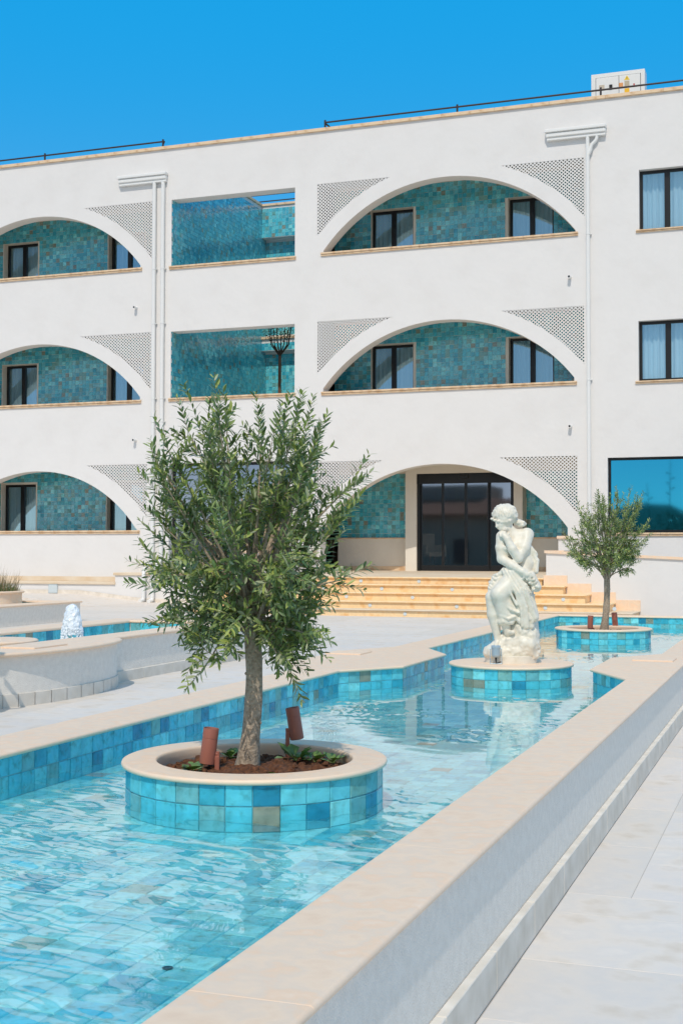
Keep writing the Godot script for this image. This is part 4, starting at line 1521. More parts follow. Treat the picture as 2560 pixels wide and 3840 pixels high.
func planters() -> void:
	round_base("tree_planter", "round turquoise tiled planter holding the big olive tree, cream stone rim", Vector3(-2.727, 0, -6.3), 0.697, 0.512, "planter")
	round_base("statue_pedestal", "round turquoise tiled pedestal with cream top under the statue", Vector3(-2.727, 0, -12.66), 0.615, 0.0, "pedestal")
	round_base("tree_planter", "round turquoise tiled planter holding the small olive tree near the steps", Vector3(-2.745, 0, -19.08), 0.70, 0.51, "planter")
	olive("olive_tree", "big bushy olive tree with green fruit in the near round planter", Vector3(-2.8, 0.49, -6.38), [[0.44, 0.12], [0.6, 0.30], [0.8, 0.42], [1.05, 0.56], [1.3, 0.55], [1.55, 0.48], [1.78, 0.37], [1.98, 0.2]], 0.78, 0.05, 4, 68, 0.068, Vector3(0.0, 0, 0.0), 2.5, true)
	olive("olive_tree", "small windswept olive tree in the round planter near the steps", Vector3(-2.79, 0.50, -19.5), [[0.84, 0.3], [1.0, 0.52], [1.3, 0.54], [1.6, 0.50], [1.85, 0.38], [2.02, 0.18]], 0.84, 0.05, 9, 50, 0.066, Vector3(0.12, 0.0, -0.03), 2.7, false)
	spot_lamp(Vector3(-2.9, 0.485, -6.2), 0.35, -0.12, -1.0, "sunlit rust brown spot lamp before the trunk of the big olive tree")
	spot_lamp(Vector3(-2.72, 0.485, -6.74), 0.35, 0.16, 1.0, "shaded rust brown spot lamp behind the trunk of the big olive tree", 0.95, 0.07)
	spot_lamp(Vector3(-2.95, 0.485, -19.38), 0.2, -0.05, -0.6, "sunlit rust brown spot lamp before the trunk of the small olive tree", 1.0)
	spot_lamp(Vector3(-2.68, 0.51, -19.68), 0.2, 0.08, 0.5, "dark rust brown spot lamp behind the trunk of the small olive tree", 1.05)
	var G := Color(0.16, 0.25, 0.06)
	weed(Vector3(-3.01, 0.495, -6.12), 0.1, 16, "broad-leaved light green weed beside the sunlit spot lamp", G, 0.9)
	weed(Vector3(-3.06, 0.5, -6.25), 0.05, 7, "small light green seedling left of the sunlit spot lamp", G, 0.7)
	weed(Vector3(-2.52, 0.495, -6.1), 0.075, 10, "pointed light green weed at the near edge of the soil", G, 0.8)
	weed(Vector3(-2.62, 0.5, -6.62), 0.16, 16, "tall weed between trunk and rear spot lamp", G, 0.6)
	weed(Vector3(-2.5, 0.5, -6.6), 0.1, 9, "upright weed beside the rear spot lamp", G, 0.6)
	weed(Vector3(-2.4, 0.5, -6.6), 0.1, 12, "grey green weed at the far edge of the soil", G, 0.5)
	weed(Vector3(-2.98, 0.5, -6.55), 0.09, 14, "weed left of the trunk at the far edge", G, 0.6)

# ------------------------------------------------------------------ the statue
var F := PackedFloat32Array()
var gd := Vector3i.ZERO
var gl := Vector3.ZERO
const CELL := 0.0078

func q(px: float, py: float, z: float) -> Vector3:
	return Vector3((px - 520.0) * 0.000775, (2165.0 - py) * 0.000775, z)

func cone(a: Vector3, b: Vector3, ra: float, rb: float, k := 0.02, fold := 0.0, fdir := Vector3.ZERO, fw := 0.03) -> void:
	var m := maxf(ra, rb) + k + 0.012 + absf(fold)
	var lo := a.min(b) - Vector3(m, m, m)
	var hi := a.max(b) + Vector3(m, m, m)
	var i0 := Vector3i(((lo - gl) / CELL).floor()).clamp(Vector3i.ZERO, gd - Vector3i.ONE)
	var i1 := Vector3i(((hi - gl) / CELL).ceil()).clamp(Vector3i.ZERO, gd - Vector3i.ONE)
	var ab := b - a
	var l2 := maxf(ab.length_squared(), 1e-9)
	for y in range(i0.y, i1.y + 1):
		for z in range(i0.z, i1.z + 1):
			var row := (y * gd.z + z) * gd.x
			for x in range(i0.x, i1.x + 1):
				var p := gl + Vector3(x, y, z) * CELL
				var t := clampf((p - a).dot(ab) / l2, 0.0, 1.0)
				var d := (p - a - ab * t).length() - lerpf(ra, rb, t)
				if fold != 0.0:
					d += fold * sin(fdir.dot(p) * TAU / fw)
				var f := F[row + x]
				if d > f + k:
					continue
				var h := maxf(k - absf(d - f), 0.0) / k
				F[row + x] = minf(d, f) - h * h * k * 0.25

func blob(c: Vector3, r: Vector3, k := 0.015, bump := 0.0, nz: FastNoiseLite = null) -> void:
	var m := maxf(r.x, maxf(r.y, r.z)) + k + 0.012 + bump
	var i0 := Vector3i(((c - Vector3(m, m, m) - gl) / CELL).floor()).clamp(Vector3i.ZERO, gd - Vector3i.ONE)
	var i1 := Vector3i(((c + Vector3(m, m, m) - gl) / CELL).ceil()).clamp(Vector3i.ZERO, gd - Vector3i.ONE)
	var rm := minf(r.x, minf(r.y, r.z))
	for y in range(i0.y, i1.y + 1):
		for z in range(i0.z, i1.z + 1):
			var row := (y * gd.z + z) * gd.x
			for x in range(i0.x, i1.x + 1):
				var p := gl + Vector3(x, y, z) * CELL - c
				var d := ((p / r).length() - 1.0) * rm
				if nz and d < bump * 2.0:
					d += bump * nz.get_noise_3dv(p + c)
				var f := F[row + x]
				if d > f + k:
					continue
				var h := maxf(k - absf(d - f), 0.0) / k
				F[row + x] = minf(d, f) - h * h * k * 0.25

func nets() -> ArrayMesh:
	var V := PackedVector3Array()
	var N := PackedVector3Array()
	var I := PackedInt32Array()
	var at := {}
	var sx := 1
	var sz := gd.x
	var sy := gd.x * gd.z
	var corner := [0, sx, sz, sx + sz, sy, sy + sx, sy + sz, sy + sx + sz]
	var cp := [Vector3(0, 0, 0), Vector3(1, 0, 0), Vector3(0, 0, 1), Vector3(1, 0, 1), Vector3(0, 1, 0), Vector3(1, 1, 0), Vector3(0, 1, 1), Vector3(1, 1, 1)]
	var edges := [[0, 1], [2, 3], [4, 5], [6, 7], [0, 2], [1, 3], [4, 6], [5, 7], [0, 4], [1, 5], [2, 6], [3, 7]]
	for y in gd.y - 1:
		for z in gd.z - 1:
			var row := (y * gd.z + z) * gd.x
			for x in gd.x - 1:
				var b := row + x
				var f0 := F[b]
				if f0 > 0.05 or f0 < -0.05:
					continue
				var inside := 0
				for c in 8:
					if F[b + corner[c]] < 0.0:
						inside += 1
				if inside == 0 or inside == 8:
					continue
				var s := Vector3.ZERO
				var n := 0
				for e in edges:
					var fa := F[b + corner[e[0]]]
					var fb := F[b + corner[e[1]]]
					if (fa < 0.0) != (fb < 0.0):
						s += (cp[e[0]] as Vector3).lerp(cp[e[1]], fa / (fa - fb))
						n += 1
				at[b] = V.size()
				V.append(gl + (Vector3(x, y, z) + s / n) * CELL)
				N.append(Vector3(F[b + 1] - f0 + F[b + sx + sy] - F[b + sy], F[b + sy] - f0 + F[b + sx + sy] - F[b + sx], F[b + sz] - f0 + F[b + sz + sy] - F[b + sy]).normalized())
	for b in at:
		for ax in [[sx, sy, sz], [sy, sz, sx], [sz, sx, sy]]:
			var o: int = b + ax[0]
			if (F[b] < 0.0) == (F[o] < 0.0):
				continue
			var i1: int = b - ax[1]
			var i2: int = b - ax[2]
			var i3: int = b - ax[1] - ax[2]
			if not (at.has(i1) and at.has(i2) and at.has(i3)):
				continue
			var A: int = at[b]
			var B: int = at[i1]
			var C: int = at[i3]
			var D: int = at[i2]
			if F[b] < 0.0:
				I.append_array([A, B, C, A, C, D])
			else:
				I.append_array([A, C, B, A, D, C])
	# smoothed vertex normals from the faces
	var acc := PackedVector3Array()
	acc.resize(V.size())
	for i in range(0, I.size(), 3):
		var nn := (V[I[i + 2]] - V[I[i]]).cross(V[I[i + 1]] - V[I[i]])
		for k in 3:
			acc[I[i + k]] += nn
	var arr := []
	arr.resize(Mesh.ARRAY_MAX)
	for i in V.size():
		acc[i] = acc[i].normalized()
	arr[Mesh.ARRAY_VERTEX] = V
	arr[Mesh.ARRAY_NORMAL] = acc
	arr[Mesh.ARRAY_INDEX] = I
	var m := ArrayMesh.new()
	m.add_surface_from_arrays(Mesh.PRIMITIVE_TRIANGLES, arr)
	return m

func clear_grid(lo: Vector3, hi: Vector3) -> void:
	gl = lo
	gd = Vector3i(((hi - lo) / CELL).ceil())
	F = PackedFloat32Array()
	F.resize(gd.x * gd.y * gd.z)
	F.fill(1.0)

func statue() -> void:
	var t := thing("statue", "white classical marble statue of a seated draped bather holding flowers, head bowed", "statue", Vector3(-2.727, TOP, -12.66), 0.212)
	var nz := FastNoiseLite.new()
	nz.frequency = 14.0
	nz.fractal_octaves = 3
	var nr := FastNoiseLite.new()
	nr.frequency = 6.0
	nr.fractal_octaves = 3
	# --- figure
	clear_grid(Vector3(-0.32, 0.08, -0.22), Vector3(0.34, 1.62, 0.30))
	# torso
	cone(q(620, 1080, 0.0), q(715, 900, 0.0), 0.135, 0.082, 0.03)
	cone(q(715, 900, 0.0), q(610, 660, 0.0), 0.085, 0.105, 0.03)
	cone(q(440, 575, 0.01), q(715, 535, 0.0), 0.06, 0.068, 0.03)
	blob(q(560, 690, 0.075), Vector3(0.055, 0.055, 0.045), 0.03)
	blob(q(650, 680, 0.06), Vector3(0.05, 0.055, 0.045), 0.03)
	cone(q(505, 455, 0.02), q(600, 580, 0.0), 0.044, 0.06, 0.03)
	# head and face, looking down to the left
	blob(q(440, 320, 0.02), Vector3(0.098, 0.105, 0.095), 0.02)
	blob(q(402, 398, 0.045), Vector3(0.058, 0.062, 0.055), 0.012)
	cone(q(345, 372, 0.06), q(430, 372, 0.10), 0.012, 0.012, 0.008)
	cone(q(352, 385, 0.075), q(342, 432, 0.085), 0.010, 0.013, 0.01)
	blob(q(385, 458, 0.07), Vector3(0.022, 0.012, 0.018), 0.008)
	blob(q(440, 462, 0.06), Vector3(0.035, 0.026, 0.035), 0.015)
	# hair
	blob(q(450, 265, 0.0), Vector3(0.112, 0.095, 0.105), 0.012, 0.012, nz)
	# wavy strands combed from the crown to the hairline, gathered curls on top
	for i in 17:
		var ph := -1.95 + 3.5 * i / 16.0
		var last := Vector3.ZERO
		for j in 6:
			var th := 0.35 + 1.35 * j / 5.0
			var p := q(447, 285, 0.0) + Vector3(sin(th) * sin(ph) * 0.118, cos(th) * 0.107, sin(th) * cos(ph) * 0.112)
			p += Vector3(0.006 * sin(j * 2.4 + i), 0.006 * cos(j * 2.1 + i * 1.7), 0.0)
			if j > 0:
				cone(last, p, 0.0125, 0.0115, 0.003)
			last = p
	for h in [[480, 165, 0.02, 0.036], [420, 175, 0.035, 0.03], [535, 190, 0.03, 0.034], [565, 245, 0.04, 0.03], [500, 205, 0.06, 0.028], [375, 205, 0.05, 0.026], [560, 300, 0.05, 0.026]]:
		blob(q(h[0], h[1], h[2]), Vector3(h[3], h[3] * 0.75, h[3]), 0.004)
	for h in [[285, 330], [320, 350], [365, 362], [410, 372], [460, 370], [510, 355]]:
		blob(q(h[0], h[1], 0.065 if h[0] < 340 else 0.095), Vector3(0.02, 0.014, 0.02), 0.004)
	cone(q(570, 350, -0.02), q(640, 385, -0.01), 0.03, 0.036, 0.012)
	blob(q(655, 390, 0.0), Vector3(0.046, 0.036, 0.04), 0.008, 0.01, nz)
	for h in [[620, 380, 0.03], [680, 375, 0.025], [670, 410, 0.03], [700, 395, 0.0]]:
		blob(q(h[0], h[1], h[2]), Vector3(0.02, 0.016, 0.02), 0.004)
	# her left arm: folded up to the shoulder
	cone(q(735, 530, 0.01), q(690, 700, 0.08), 0.062, 0.056, 0.02)
	cone(q(690, 700, 0.08), q(612, 838, 0.135), 0.056, 0.047, 0.02)
	cone(q(612, 838, 0.135), q(540, 720, 0.155), 0.047, 0.046, 0.012)
	cone(q(540, 720, 0.155), q(478, 590, 0.15), 0.046, 0.034, 0.012)
	cone(q(478, 590, 0.15), q(440, 545, 0.135), 0.034, 0.03, 0.01)
	for i in 4:
		cone(q(465 - i * 24, 540 + i * 6, 0.135), q(445 - i * 22, 496 + i * 6, 0.115), 0.0115, 0.010, 0.004)
	cone(q(470, 560, 0.14), q(500, 520, 0.12), 0.012, 0.010, 0.005)
	# her right arm: hanging, forearm across the lap
	cone(q(410, 560, 0.05), q(400, 700, 0.07), 0.06, 0.054, 0.02)
	cone(q(400, 700, 0.07), q(408, 840, 0.09), 0.054, 0.05, 0.02)
	cone(q(408, 840, 0.09), q(530, 920, 0.15), 0.049, 0.046, 0.012)
	cone(q(530, 920, 0.15), q(665, 1000, 0.185), 0.046, 0.032, 0.012)
	cone(q(665, 1000, 0.185), q(720, 1040, 0.185), 0.033, 0.03, 0.01)
	for i in 4:
		cone(q(712 + i * 16, 1060 - i * 16, 0.19), q(722 + i * 22, 1108 - i * 16, 0.185), 0.0115, 0.010, 0.003)
	cone(q(690, 1050, 0.195), q(682, 1085, 0.19), 0.011, 0.009, 0.004)
	# sleeve band and drapery round the back
	cone(q(352, 690, 0.09), q(462, 712, 0.12), 0.022, 0.02, 0.008)
	cone(q(360, 672, 0.08), q(450, 690, 0.125), 0.014, 0.014, 0.004)
	cone(q(455, 720, 0.11), q(500, 860, 0.06), 0.02, 0.03, 0.012)
	cone(q(760, 700, 0.02), q(830, 790, 0.02), 0.03, 0.028, 0.01)
	cone(q(780, 740, 0.03), q(850, 860, 0.03), 0.02, 0.022, 0.006)
	cone(q(850, 860, 0.03), q(835, 1000, 0.04), 0.024, 0.028, 0.01)
	cone(q(760, 680, 0.04), q(840, 760, 0.04), 0.013, 0.012, 0.004)
	# seat, thighs and shins
	cone(q(620, 1100, 0.0), q(640, 1420, -0.02), 0.15, 0.13, 0.03)
	cone(q(590, 1090, 0.06), q(375, 1290, 0.165), 0.125, 0.082, 0.03)
	cone(q(375, 1290, 0.165), q(455, 1620, 0.11), 0.08, 0.06, 0.025)
	cone(q(520, 1100, 0.0), q(285, 1330, 0.09), 0.12, 0.066, 0.02)
	cone(q(285, 1330, 0.09), q(300, 1560, 0.08), 0.066, 0.062, 0.015)
	cone(q(300, 1560, 0.08), q(352, 1850, 0.07), 0.062, 0.033, 0.015)
	cone(q(352, 1850, 0.07), q(356, 1890, 0.075), 0.034, 0.035, 0.01)
	cone(q(362, 1895, 0.06), q(325, 1945, 0.14), 0.034, 0.022, 0.01)
	for i in 4:
		cone(q(318 + i * 13, 1945, 0.14), q(312 + i * 13, 1958, 0.165), 0.009, 0.008, 0.003)
	cone(q(440, 1620, 0.1), q(480, 1790, 0.08), 0.052, 0.036, 0.015)
	cone(q(480, 1790, 0.08), q(545, 1770, 0.15), 0.034, 0.022, 0.01)
	# drapery: wrap, long folds and hem
	cone(q(445, 1000, 0.09), q(560, 1010, 0.13), 0.04, 0.045, 0.02, 0.006, Vector3(0.8, -0.6, 0), 0.028)
	cone(q(470, 1010, 0.12), q(620, 1260, 0.18), 0.045, 0.045, 0.012, 0.005, Vector3(0.85, 0.5, 0), 0.03)
	cone(q(620, 1260, 0.18), q(665, 1500, 0.155), 0.043, 0.042, 0.01)
	cone(q(665, 1500, 0.155), q(705, 1690, 0.14), 0.042, 0.038, 0.01)
	cone(q(540, 1010, 0.14), q(700, 1260, 0.16), 0.035, 0.035, 0.008)
	cone(q(700, 1260, 0.16), q(765, 1480, 0.12), 0.036, 0.04, 0.008)
	cone(q(765, 1480, 0.12), q(815, 1585, 0.1), 0.04, 0.045, 0.008)
	cone(q(640, 1100, 0.12), q(780, 1340, 0.09), 0.04, 0.03, 0.008)
	cone(q(780, 1340, 0.09), q(830, 1560, 0.07), 0.03, 0.034, 0.008)
	cone(q(740, 1520, 0.12), q(770, 1690, 0.11), 0.03, 0.036, 0.008)
	cone(q(470, 1300, 0.11), q(560, 1560, 0.10), 0.07, 0.065, 0.03)
	cone(q(430, 1360, 0.17), q(600, 1500, 0.155), 0.02, 0.024, 0.03)
	cone(q(400, 1500, 0.155), q(560, 1590, 0.15), 0.026, 0.022, 0.03)
	cone(q(330, 1480, 0.13), q(400, 1620, 0.14), 0.016, 0.022, 0.008)
	cone(q(400, 1640, 0.14), q(530, 1640, 0.14), 0.038, 0.03, 0.015)
	cone(q(530, 1640, 0.14), q(580, 1560, 0.15), 0.026, 0.022, 0.008)
	cone(q(570, 1560, 0.16), q(640, 1640, 0.15), 0.02, 0.026, 0.006)
	cone(q(300, 1280, 0.14), q(340, 1460, 0.15), 0.014, 0.014, 0.006)
	cone(q(330, 1080, 0.05), q(270, 1220, 0.08), 0.04, 0.035, 0.015, 0.005, Vector3(0.6, 0.8, 0), 0.026)
	for h in [[345, 1050], [380, 1030], [320, 1100], [360, 1090], [300, 1150], [400, 1010]]:
		blob(q(h[0], h[1], 0.09), Vector3(0.022, 0.018, 0.022), 0.005)
	# crisp ridges of cloth fanning from the waist to the hem
	for f in [[[455, 1000, 0.14], [570, 1240, 0.20], [650, 1480, 0.20], [660, 1690, 0.175]], [[500, 1000, 0.165], [640, 1220, 0.205], [715, 1450, 0.185], [735, 1700, 0.155]], [[545, 1005, 0.175], [700, 1230, 0.19], [790, 1450, 0.15], [830, 1590, 0.135]], [[430, 1030, 0.13], [500, 1240, 0.2], [590, 1420, 0.2]], [[590, 1050, 0.165], [710, 1170, 0.165], [770, 1270, 0.135]], [[420, 1080, 0.12], [390, 1180, 0.13], [320, 1260, 0.13]], [[400, 1030, 0.09], [350, 1140, 0.1], [285, 1230, 0.12]], [[455, 1060, 0.15], [440, 1180, 0.19], [350, 1270, 0.21]], [[300, 1300, 0.13], [345, 1480, 0.15], [420, 1640, 0.175]], [[430, 1400, 0.18], [520, 1480, 0.19], [610, 1520, 0.19]], [[400, 1560, 0.175], [490, 1600, 0.18], [570, 1570, 0.18]], [[690, 1480, 0.18], [760, 1600, 0.15], [790, 1640, 0.14]]]:
		for i in f.size() - 1:
			cone(q(f[i][0], f[i][1], f[i][2]), q(f[i + 1][0], f[i + 1][1], f[i + 1][2]), 0.012, 0.013, 0.012)
	# bunch of flowers under the hand
	var r := RandomNumberGenerator.new()
	r.seed = 12
	cone(q(770, 1050, 0.13), q(840, 1200, 0.11), 0.045, 0.05, 0.01)
	for i in 44:
		var u := r.randf()
		var c := q(lerpf(720, 845, u) + r.randf_range(-60, 60), lerpf(1060, 1230, u) + r.randf_range(-40, 40), 0.15 + r.randf_range(-0.04, 0.03))
		var s := r.randf_range(0.014, 0.021)
		blob(c, Vector3(s, s * 0.85, s), 0.003)
	var fig := nets()
	part(t, "figure", fig, M.marble)
	# --- rock seat and plinth
	clear_grid(Vector3(-0.30, 0.04, -0.24), Vector3(0.30, 0.68, 0.24))
	cone(q(690, 1400, -0.05), q(720, 1750, -0.02), 0.11, 0.12, 0.04)
	blob(q(600, 1960, 0.0), Vector3(0.22, 0.19, 0.17), 0.05, 0.03, nr)
	blob(q(740, 1950, 0.02), Vector3(0.11, 0.17, 0.15), 0.05, 0.028, nr)
	blob(q(330, 2030, 0.05), Vector3(0.12, 0.09, 0.14), 0.04, 0.025, nr)
	blob(q(770, 1240, 0.03), Vector3(0.06, 0.11, 0.07), 0.03, 0.02, nr)
	blob(q(640, 1760, 0.06), Vector3(0.1, 0.14, 0.09), 0.05, 0.028, nr)
	part(t, "rock", nets(), M.marble)
	var mb := MB.new()
	for s in 64:
		var a0 := TAU * s / 64.0
		var a1 := TAU * (s + 1) / 64.0
		var P := func(a: float, y: float, k: float) -> Vector3: return Vector3(cos(a) * 0.256 * k, y, -sin(a) * 0.205 * k)
		var n0 := Vector3(cos(a0), 0, -sin(a0))
		var n1 := Vector3(cos(a1), 0, -sin(a1))
		mb.quadn(P.call(a0, 0.0, 1), P.call(a1, 0.0, 1), P.call(a1, 0.068, 1), P.call(a0, 0.068, 1), n0, n1, n1, n0)
		mb.quadn(P.call(a0, 0.068, 1), P.call(a1, 0.068, 1), P.call(a1, 0.074, 0.97), P.call(a0, 0.074, 0.97), n0, n1, Vector3.UP, Vector3.UP)
		mb.tri(P.call(a0, 0.074, 0.97), P.call(a1, 0.074, 0.97), Vector3(0, 0.074, 0))
	mpart(t, "plinth", mb, M.marble)
	# --- small steel floodlight at its feet
	var fl := thing("floodlight", "small steel can floodlight on a bracket at the foot of the statue", "lamp", Vector3(-2.82, TOP, -12.4), 0.212)
	mb = MB.new()
	mb.lathe([[0.0, 0.062], [0.018, 0.064], [0.036, 0.075], [0.041, 0.09], [0.041, 0.15], [0.044, 0.152], [0.046, 0.158], [0.046, 0.178], [0.042, 0.182], [0.0, 0.18]], Vector3.ZERO, 28)
	mpart(fl, "housing", mb, M.steel)
	mb = MB.new()
	mb.tube([Vector3(-0.056, 0.0, 0.01), Vector3(-0.052, 0.15, 0.0)], [0.004, 0.004], 6)
	mb.tube([Vector3(0.056, 0.0, 0.01), Vector3(0.052, 0.15, 0.0)], [0.004, 0.004], 6)
	mb.tube([Vector3(-0.06, 0.15, 0.0), Vector3(0.06, 0.15, 0.0)], [0.006, 0.006], 6)
	mb.tube([Vector3(-0.056, 0.004, 0.01), Vector3(0.056, 0.004, 0.01)], [0.004, 0.004], 6)
	mpart(fl, "bracket", mb, M.steel)
	mb = MB.new()
	mb.tube([Vector3(0, 0.066, 0), Vector3(0, 0.035, 0.004), Vector3(0.004, 0.008, 0.012), Vector3(0.05, 0.02, -0.02)], [0.012, 0.009, 0.005, 0.004], 8)
	mpart(fl, "cable", mb, M.dark)

# ------------------------------------------------------------------ pipes, rails and boxes on the building
func downpipe(x: float, label: String, pts: Array, r: float, clips: Array) -> void:
	var t := thing("downpipe", label, "pipe", Vector3(x, 0, ZF), 0.0, "white downpipes on the hotel")
	var rr := []
	for p in pts:
		rr.append(r)
	var mb := MB.new()
	mb.tube(pts.map(func(p): return p - t.position), rr, 16)
	mpart(t, "pipe", mb, M.white_metal)
	for y in clips:
		mb = MB.new()
		mb.tube([Vector3(0, y - 0.012, 0.06), Vector3(0, y + 0.012, 0.06)], [r + 0.007, r + 0.007], 16)
		mb.box(Vector3(r * 0.6, y - 0.01, 0.0), Vector3(r + 0.03, y + 0.01, 0.055))
		mpart(t, "clip", mb, M.white_metal)

func hopper(x0: float, x1: float, y0: float, y1: float, label: String) -> void:
	var t := thing("rain_hopper", label, "gutter", Vector3((x0 + x1) * 0.5, y0, ZF), 0.0, "moulded gutter boxes on the hotel")
	var o := -t.position
	var mb := MB.new()
	mb.bbox(Vector3(x0 + 0.04, y0, ZF), Vector3(x1 - 0.02, y0 + 0.06, ZF + 0.10), 0.006)
	mb.bbox(Vector3(x0 + 0.02, y0 + 0.061, ZF), Vector3(x1 - 0.01, y1 - 0.075, ZF + 0.13), 0.02)
	mb.bbox(Vector3(x0, y1 - 0.074, ZF), Vector3(x1, y1, ZF + 0.16), 0.012)
	part(t, "box", mb.mesh(), M.white_metal).position = o

func facade_things() -> void:
	hopper(-16.16, -14.79, 10.89, 11.13, "white moulded gutter box above the two parallel downpipes")
	hopper(-5.34, -3.98, 10.89, 11.13, "white moulded gutter box above the single forked downpipe")
	var z := ZF + 0.06
	for q in [[-15.14, "white downpipe nearer to the left gallery arches"], [-14.90, "white downpipe nearer to the middle openings"]]:
		var x: float = q[0]
		downpipe(x, q[1], [Vector3(x, 10.93, z), Vector3(x, 1.6, z), Vector3(x, 1.45, z + 0.02), Vector3(x, 1.22, -28.12), Vector3(x, 1.05, -28.1), Vector3(x, 0.56, -28.1), Vector3(x, 0.50, -28.08), Vector3(x - 0.02, 0.475, -28.0), Vector3(x - 0.02, 0.47, -27.95)], 0.048, [8.72, 7.35, 5.48, 4.9])
	downpipe(-4.395, "white downpipe with a forked top beside the right wing", [Vector3(-4.395, 10.93, z), Vector3(-4.395, 1.4, z)], 0.043, [8.72, 5.48])
	var fk := MB.new()
	fk.tube([Vector3(-4.19, 10.93, z), Vector3(-4.19, 10.86, z), Vector3(-4.21, 10.8, z), Vector3(-4.29, 10.72, z), Vector3(-4.32, 10.66, z), Vector3(-4.33, 10.6, z), Vector3(-4.39, 10.48, z)], [0.04, 0.04, 0.04, 0.04, 0.04, 0.046, 0.042], 14)
	one("pipe_branch", fk, M.white_metal, "curved white pipe joining the forked downpipe under its gutter box", "pipe")
	# small wall cameras
	for c in [[-4.81, 7.79, "small white wall camera right of the top right arch"], [-4.81, 4.46, "small white wall camera above the right lattice of the entrance arch"], [-15.66, 7.79, "small white wall camera between the two upper left arches"], [-15.66, 4.46, "small white wall camera between the two lower left arches"], [-10.95, 4.46, "small white wall camera above the left lattice of the entrance arch"]]:
		var t := thing("wall_camera", c[2], "camera", Vector3(c[0], c[1], ZF), 0.0, "cameras on the facade")
		var mb := MB.new()
		mb.tube([Vector3(0, 0, 0), Vector3(0, 0, 0.13)], [0.038, 0.038], 14)
		mpart(t, "housing", mb, M.white_metal)
		mb = MB.new()
		mb.tube([Vector3(0, 0, 0.125), Vector3(0, 0, 0.134)], [0.024, 0.024], 12)
		mpart(t, "lens", mb, M.dark)
	# roof rails
	for q in [[-26.0, -14.98, [-24.9, -21.7, -18.45, -15.02], -1.0, "dark roof railing above the left arches"], [-10.7, 3.5, [-10.68, -7.42, -4.13, -0.85, 2.4], 1.0, "dark roof railing above the right arches"]]:
		var t := thing("roof_railing", q[4], "railing", Vector3(q[0], 11.8, ZF - 0.15), 0.0, "roof railings")
		var o := -t.position
		for x in q[2]:
			var mb := MB.new()
			mb.tube([Vector3(x, 11.78, ZF - 0.15), Vector3(x, 12.04, ZF - 0.15)], [0.024, 0.024], 8)
			part(t, "post", mb.mesh(), M.rail).position = o
		var mb2 := MB.new()
		var e: float = q[1] if q[3] < 0.0 else q[0]
		mb2.tube([Vector3(q[0], 11.985, ZF - 0.15), Vector3(q[1], 11.985, ZF - 0.15)], [0.021, 0.021], 10)
		mb2.tube([Vector3(e, 11.985, ZF - 0.15), Vector3(e - q[3] * -0.22, 11.8, ZF - 0.35)], [0.02, 0.02], 8)
		part(t, "rail", mb2.mesh(), M.rail).position = o
	# railing round the inner court
	var rt := thing("roof_railing", "dark double railing on the far side of the inner court", "railing", Vector3(-13, 11.8, -34.4), 0.0, "roof railings")
	var mb := MB.new()
	mb.tube([Vector3(-16.0, 12.1, -34.4), Vector3(-10.5, 12.1, -34.4)], [0.024, 0.024], 8)
	mb.tube([Vector3(-16.0, 11.9, -34.4), Vector3(-10.5, 11.9, -34.4)], [0.018, 0.018], 8)
	for x in [-15.9, -10.7]:
		mb.tube([Vector3(x, 11.7, -34.4), Vector3(x, 12.1, -34.4)], [0.02, 0.02], 8)
	part(rt, "rails", mb.mesh(), M.rail).position = -rt.position
	# electrical cabinet on the roof
	var cb := thing("electrical_cabinet", "white electrical cabinet with warning stickers on the roof edge", "cabinet", Vector3(-3.84, 11.0, -29.5))
	var P := func(called: String, lo: Vector3, hi: Vector3, m: Material, col := Color.WHITE) -> void:
		var b := MB.new()
		b.bbox(lo, hi, minf(0.004, (hi.z - lo.z) * 0.3), col)
		part(cb, called, b.mesh(), m)
	P.call("body", Vector3(-0.6, 0.0, -0.3), Vector3(0.6, 1.6, 0.08), M.white_metal)
	P.call("door", Vector3(-0.49, 0.6, 0.081), Vector3(0.02, 1.5, 0.1), M.white_metal)
	P.call("door", Vector3(0.03, 0.6, 0.081), Vector3(0.5, 1.5, 0.1), M.white_metal)
	P.call("seal", Vector3(-0.5, 0.59, 0.0805), Vector3(0.51, 1.51, 0.084), M.dark)
	var white := mat(Color.WHITE, 0.6)
	M.print_ = white
	P.call("notice", Vector3(-0.42, 1.2, 0.101), Vector3(-0.30, 1.33, 0.104), white, Color(0.55, 0.48, 0.38))
	P.call("handle", Vector3(-0.19, 1.22, 0.101), Vector3(-0.12, 1.31, 0.13), M.dark)
	P.call("notice", Vector3(0.03, 1.2, 0.101), Vector3(0.12, 1.33, 0.104), white, Color(0.75, 0.33, 0.12))
	P.call("notice", Vector3(0.15, 1.2, 0.101), Vector3(0.26, 1.36, 0.104), white, Color(0.5, 0.42, 0.3))
	P.call("notice", Vector3(0.15, 1.06, 0.101), Vector3(0.26, 1.19, 0.104), white, Color(0.9, 0.5, 0.02))
	P.call("notice", Vector3(0.345, 1.2, 0.101), Vector3(0.38, 1.28, 0.104), white, Color(0.5, 0.1, 0.1))
	var tr := MB.new()
	tr.tri(Vector3(0.14, 1.38, 0.104), Vector3(0.27, 1.38, 0.104), Vector3(0.205, 1.485, 0.104), Color(0.9, 0.6, 0.05))
	part(cb, "warning_triangle", tr.mesh(), white)
	tr = MB.new()
	tr.box(Vector3(0.199, 1.405, 0.1045), Vector3(0.211, 1.45, 0.106), Color(0.02, 0.02, 0.02))
	part(cb, "warning_mark", tr.mesh(), white)
	# low roof structure behind the cabinet
	var rf := MB.new()
	rf.box(Vector3(-3.0, 11.0, -33), Vector3(4.0, 12.1, -30.2))
	var ro := thing("roof_hut", "low white roof structure behind the railing beside the cabinet", "building", Vector3(0.5, 11, -31.5))
	part(ro, "wall", rf.mesh(), M.plaster).position = -ro.position
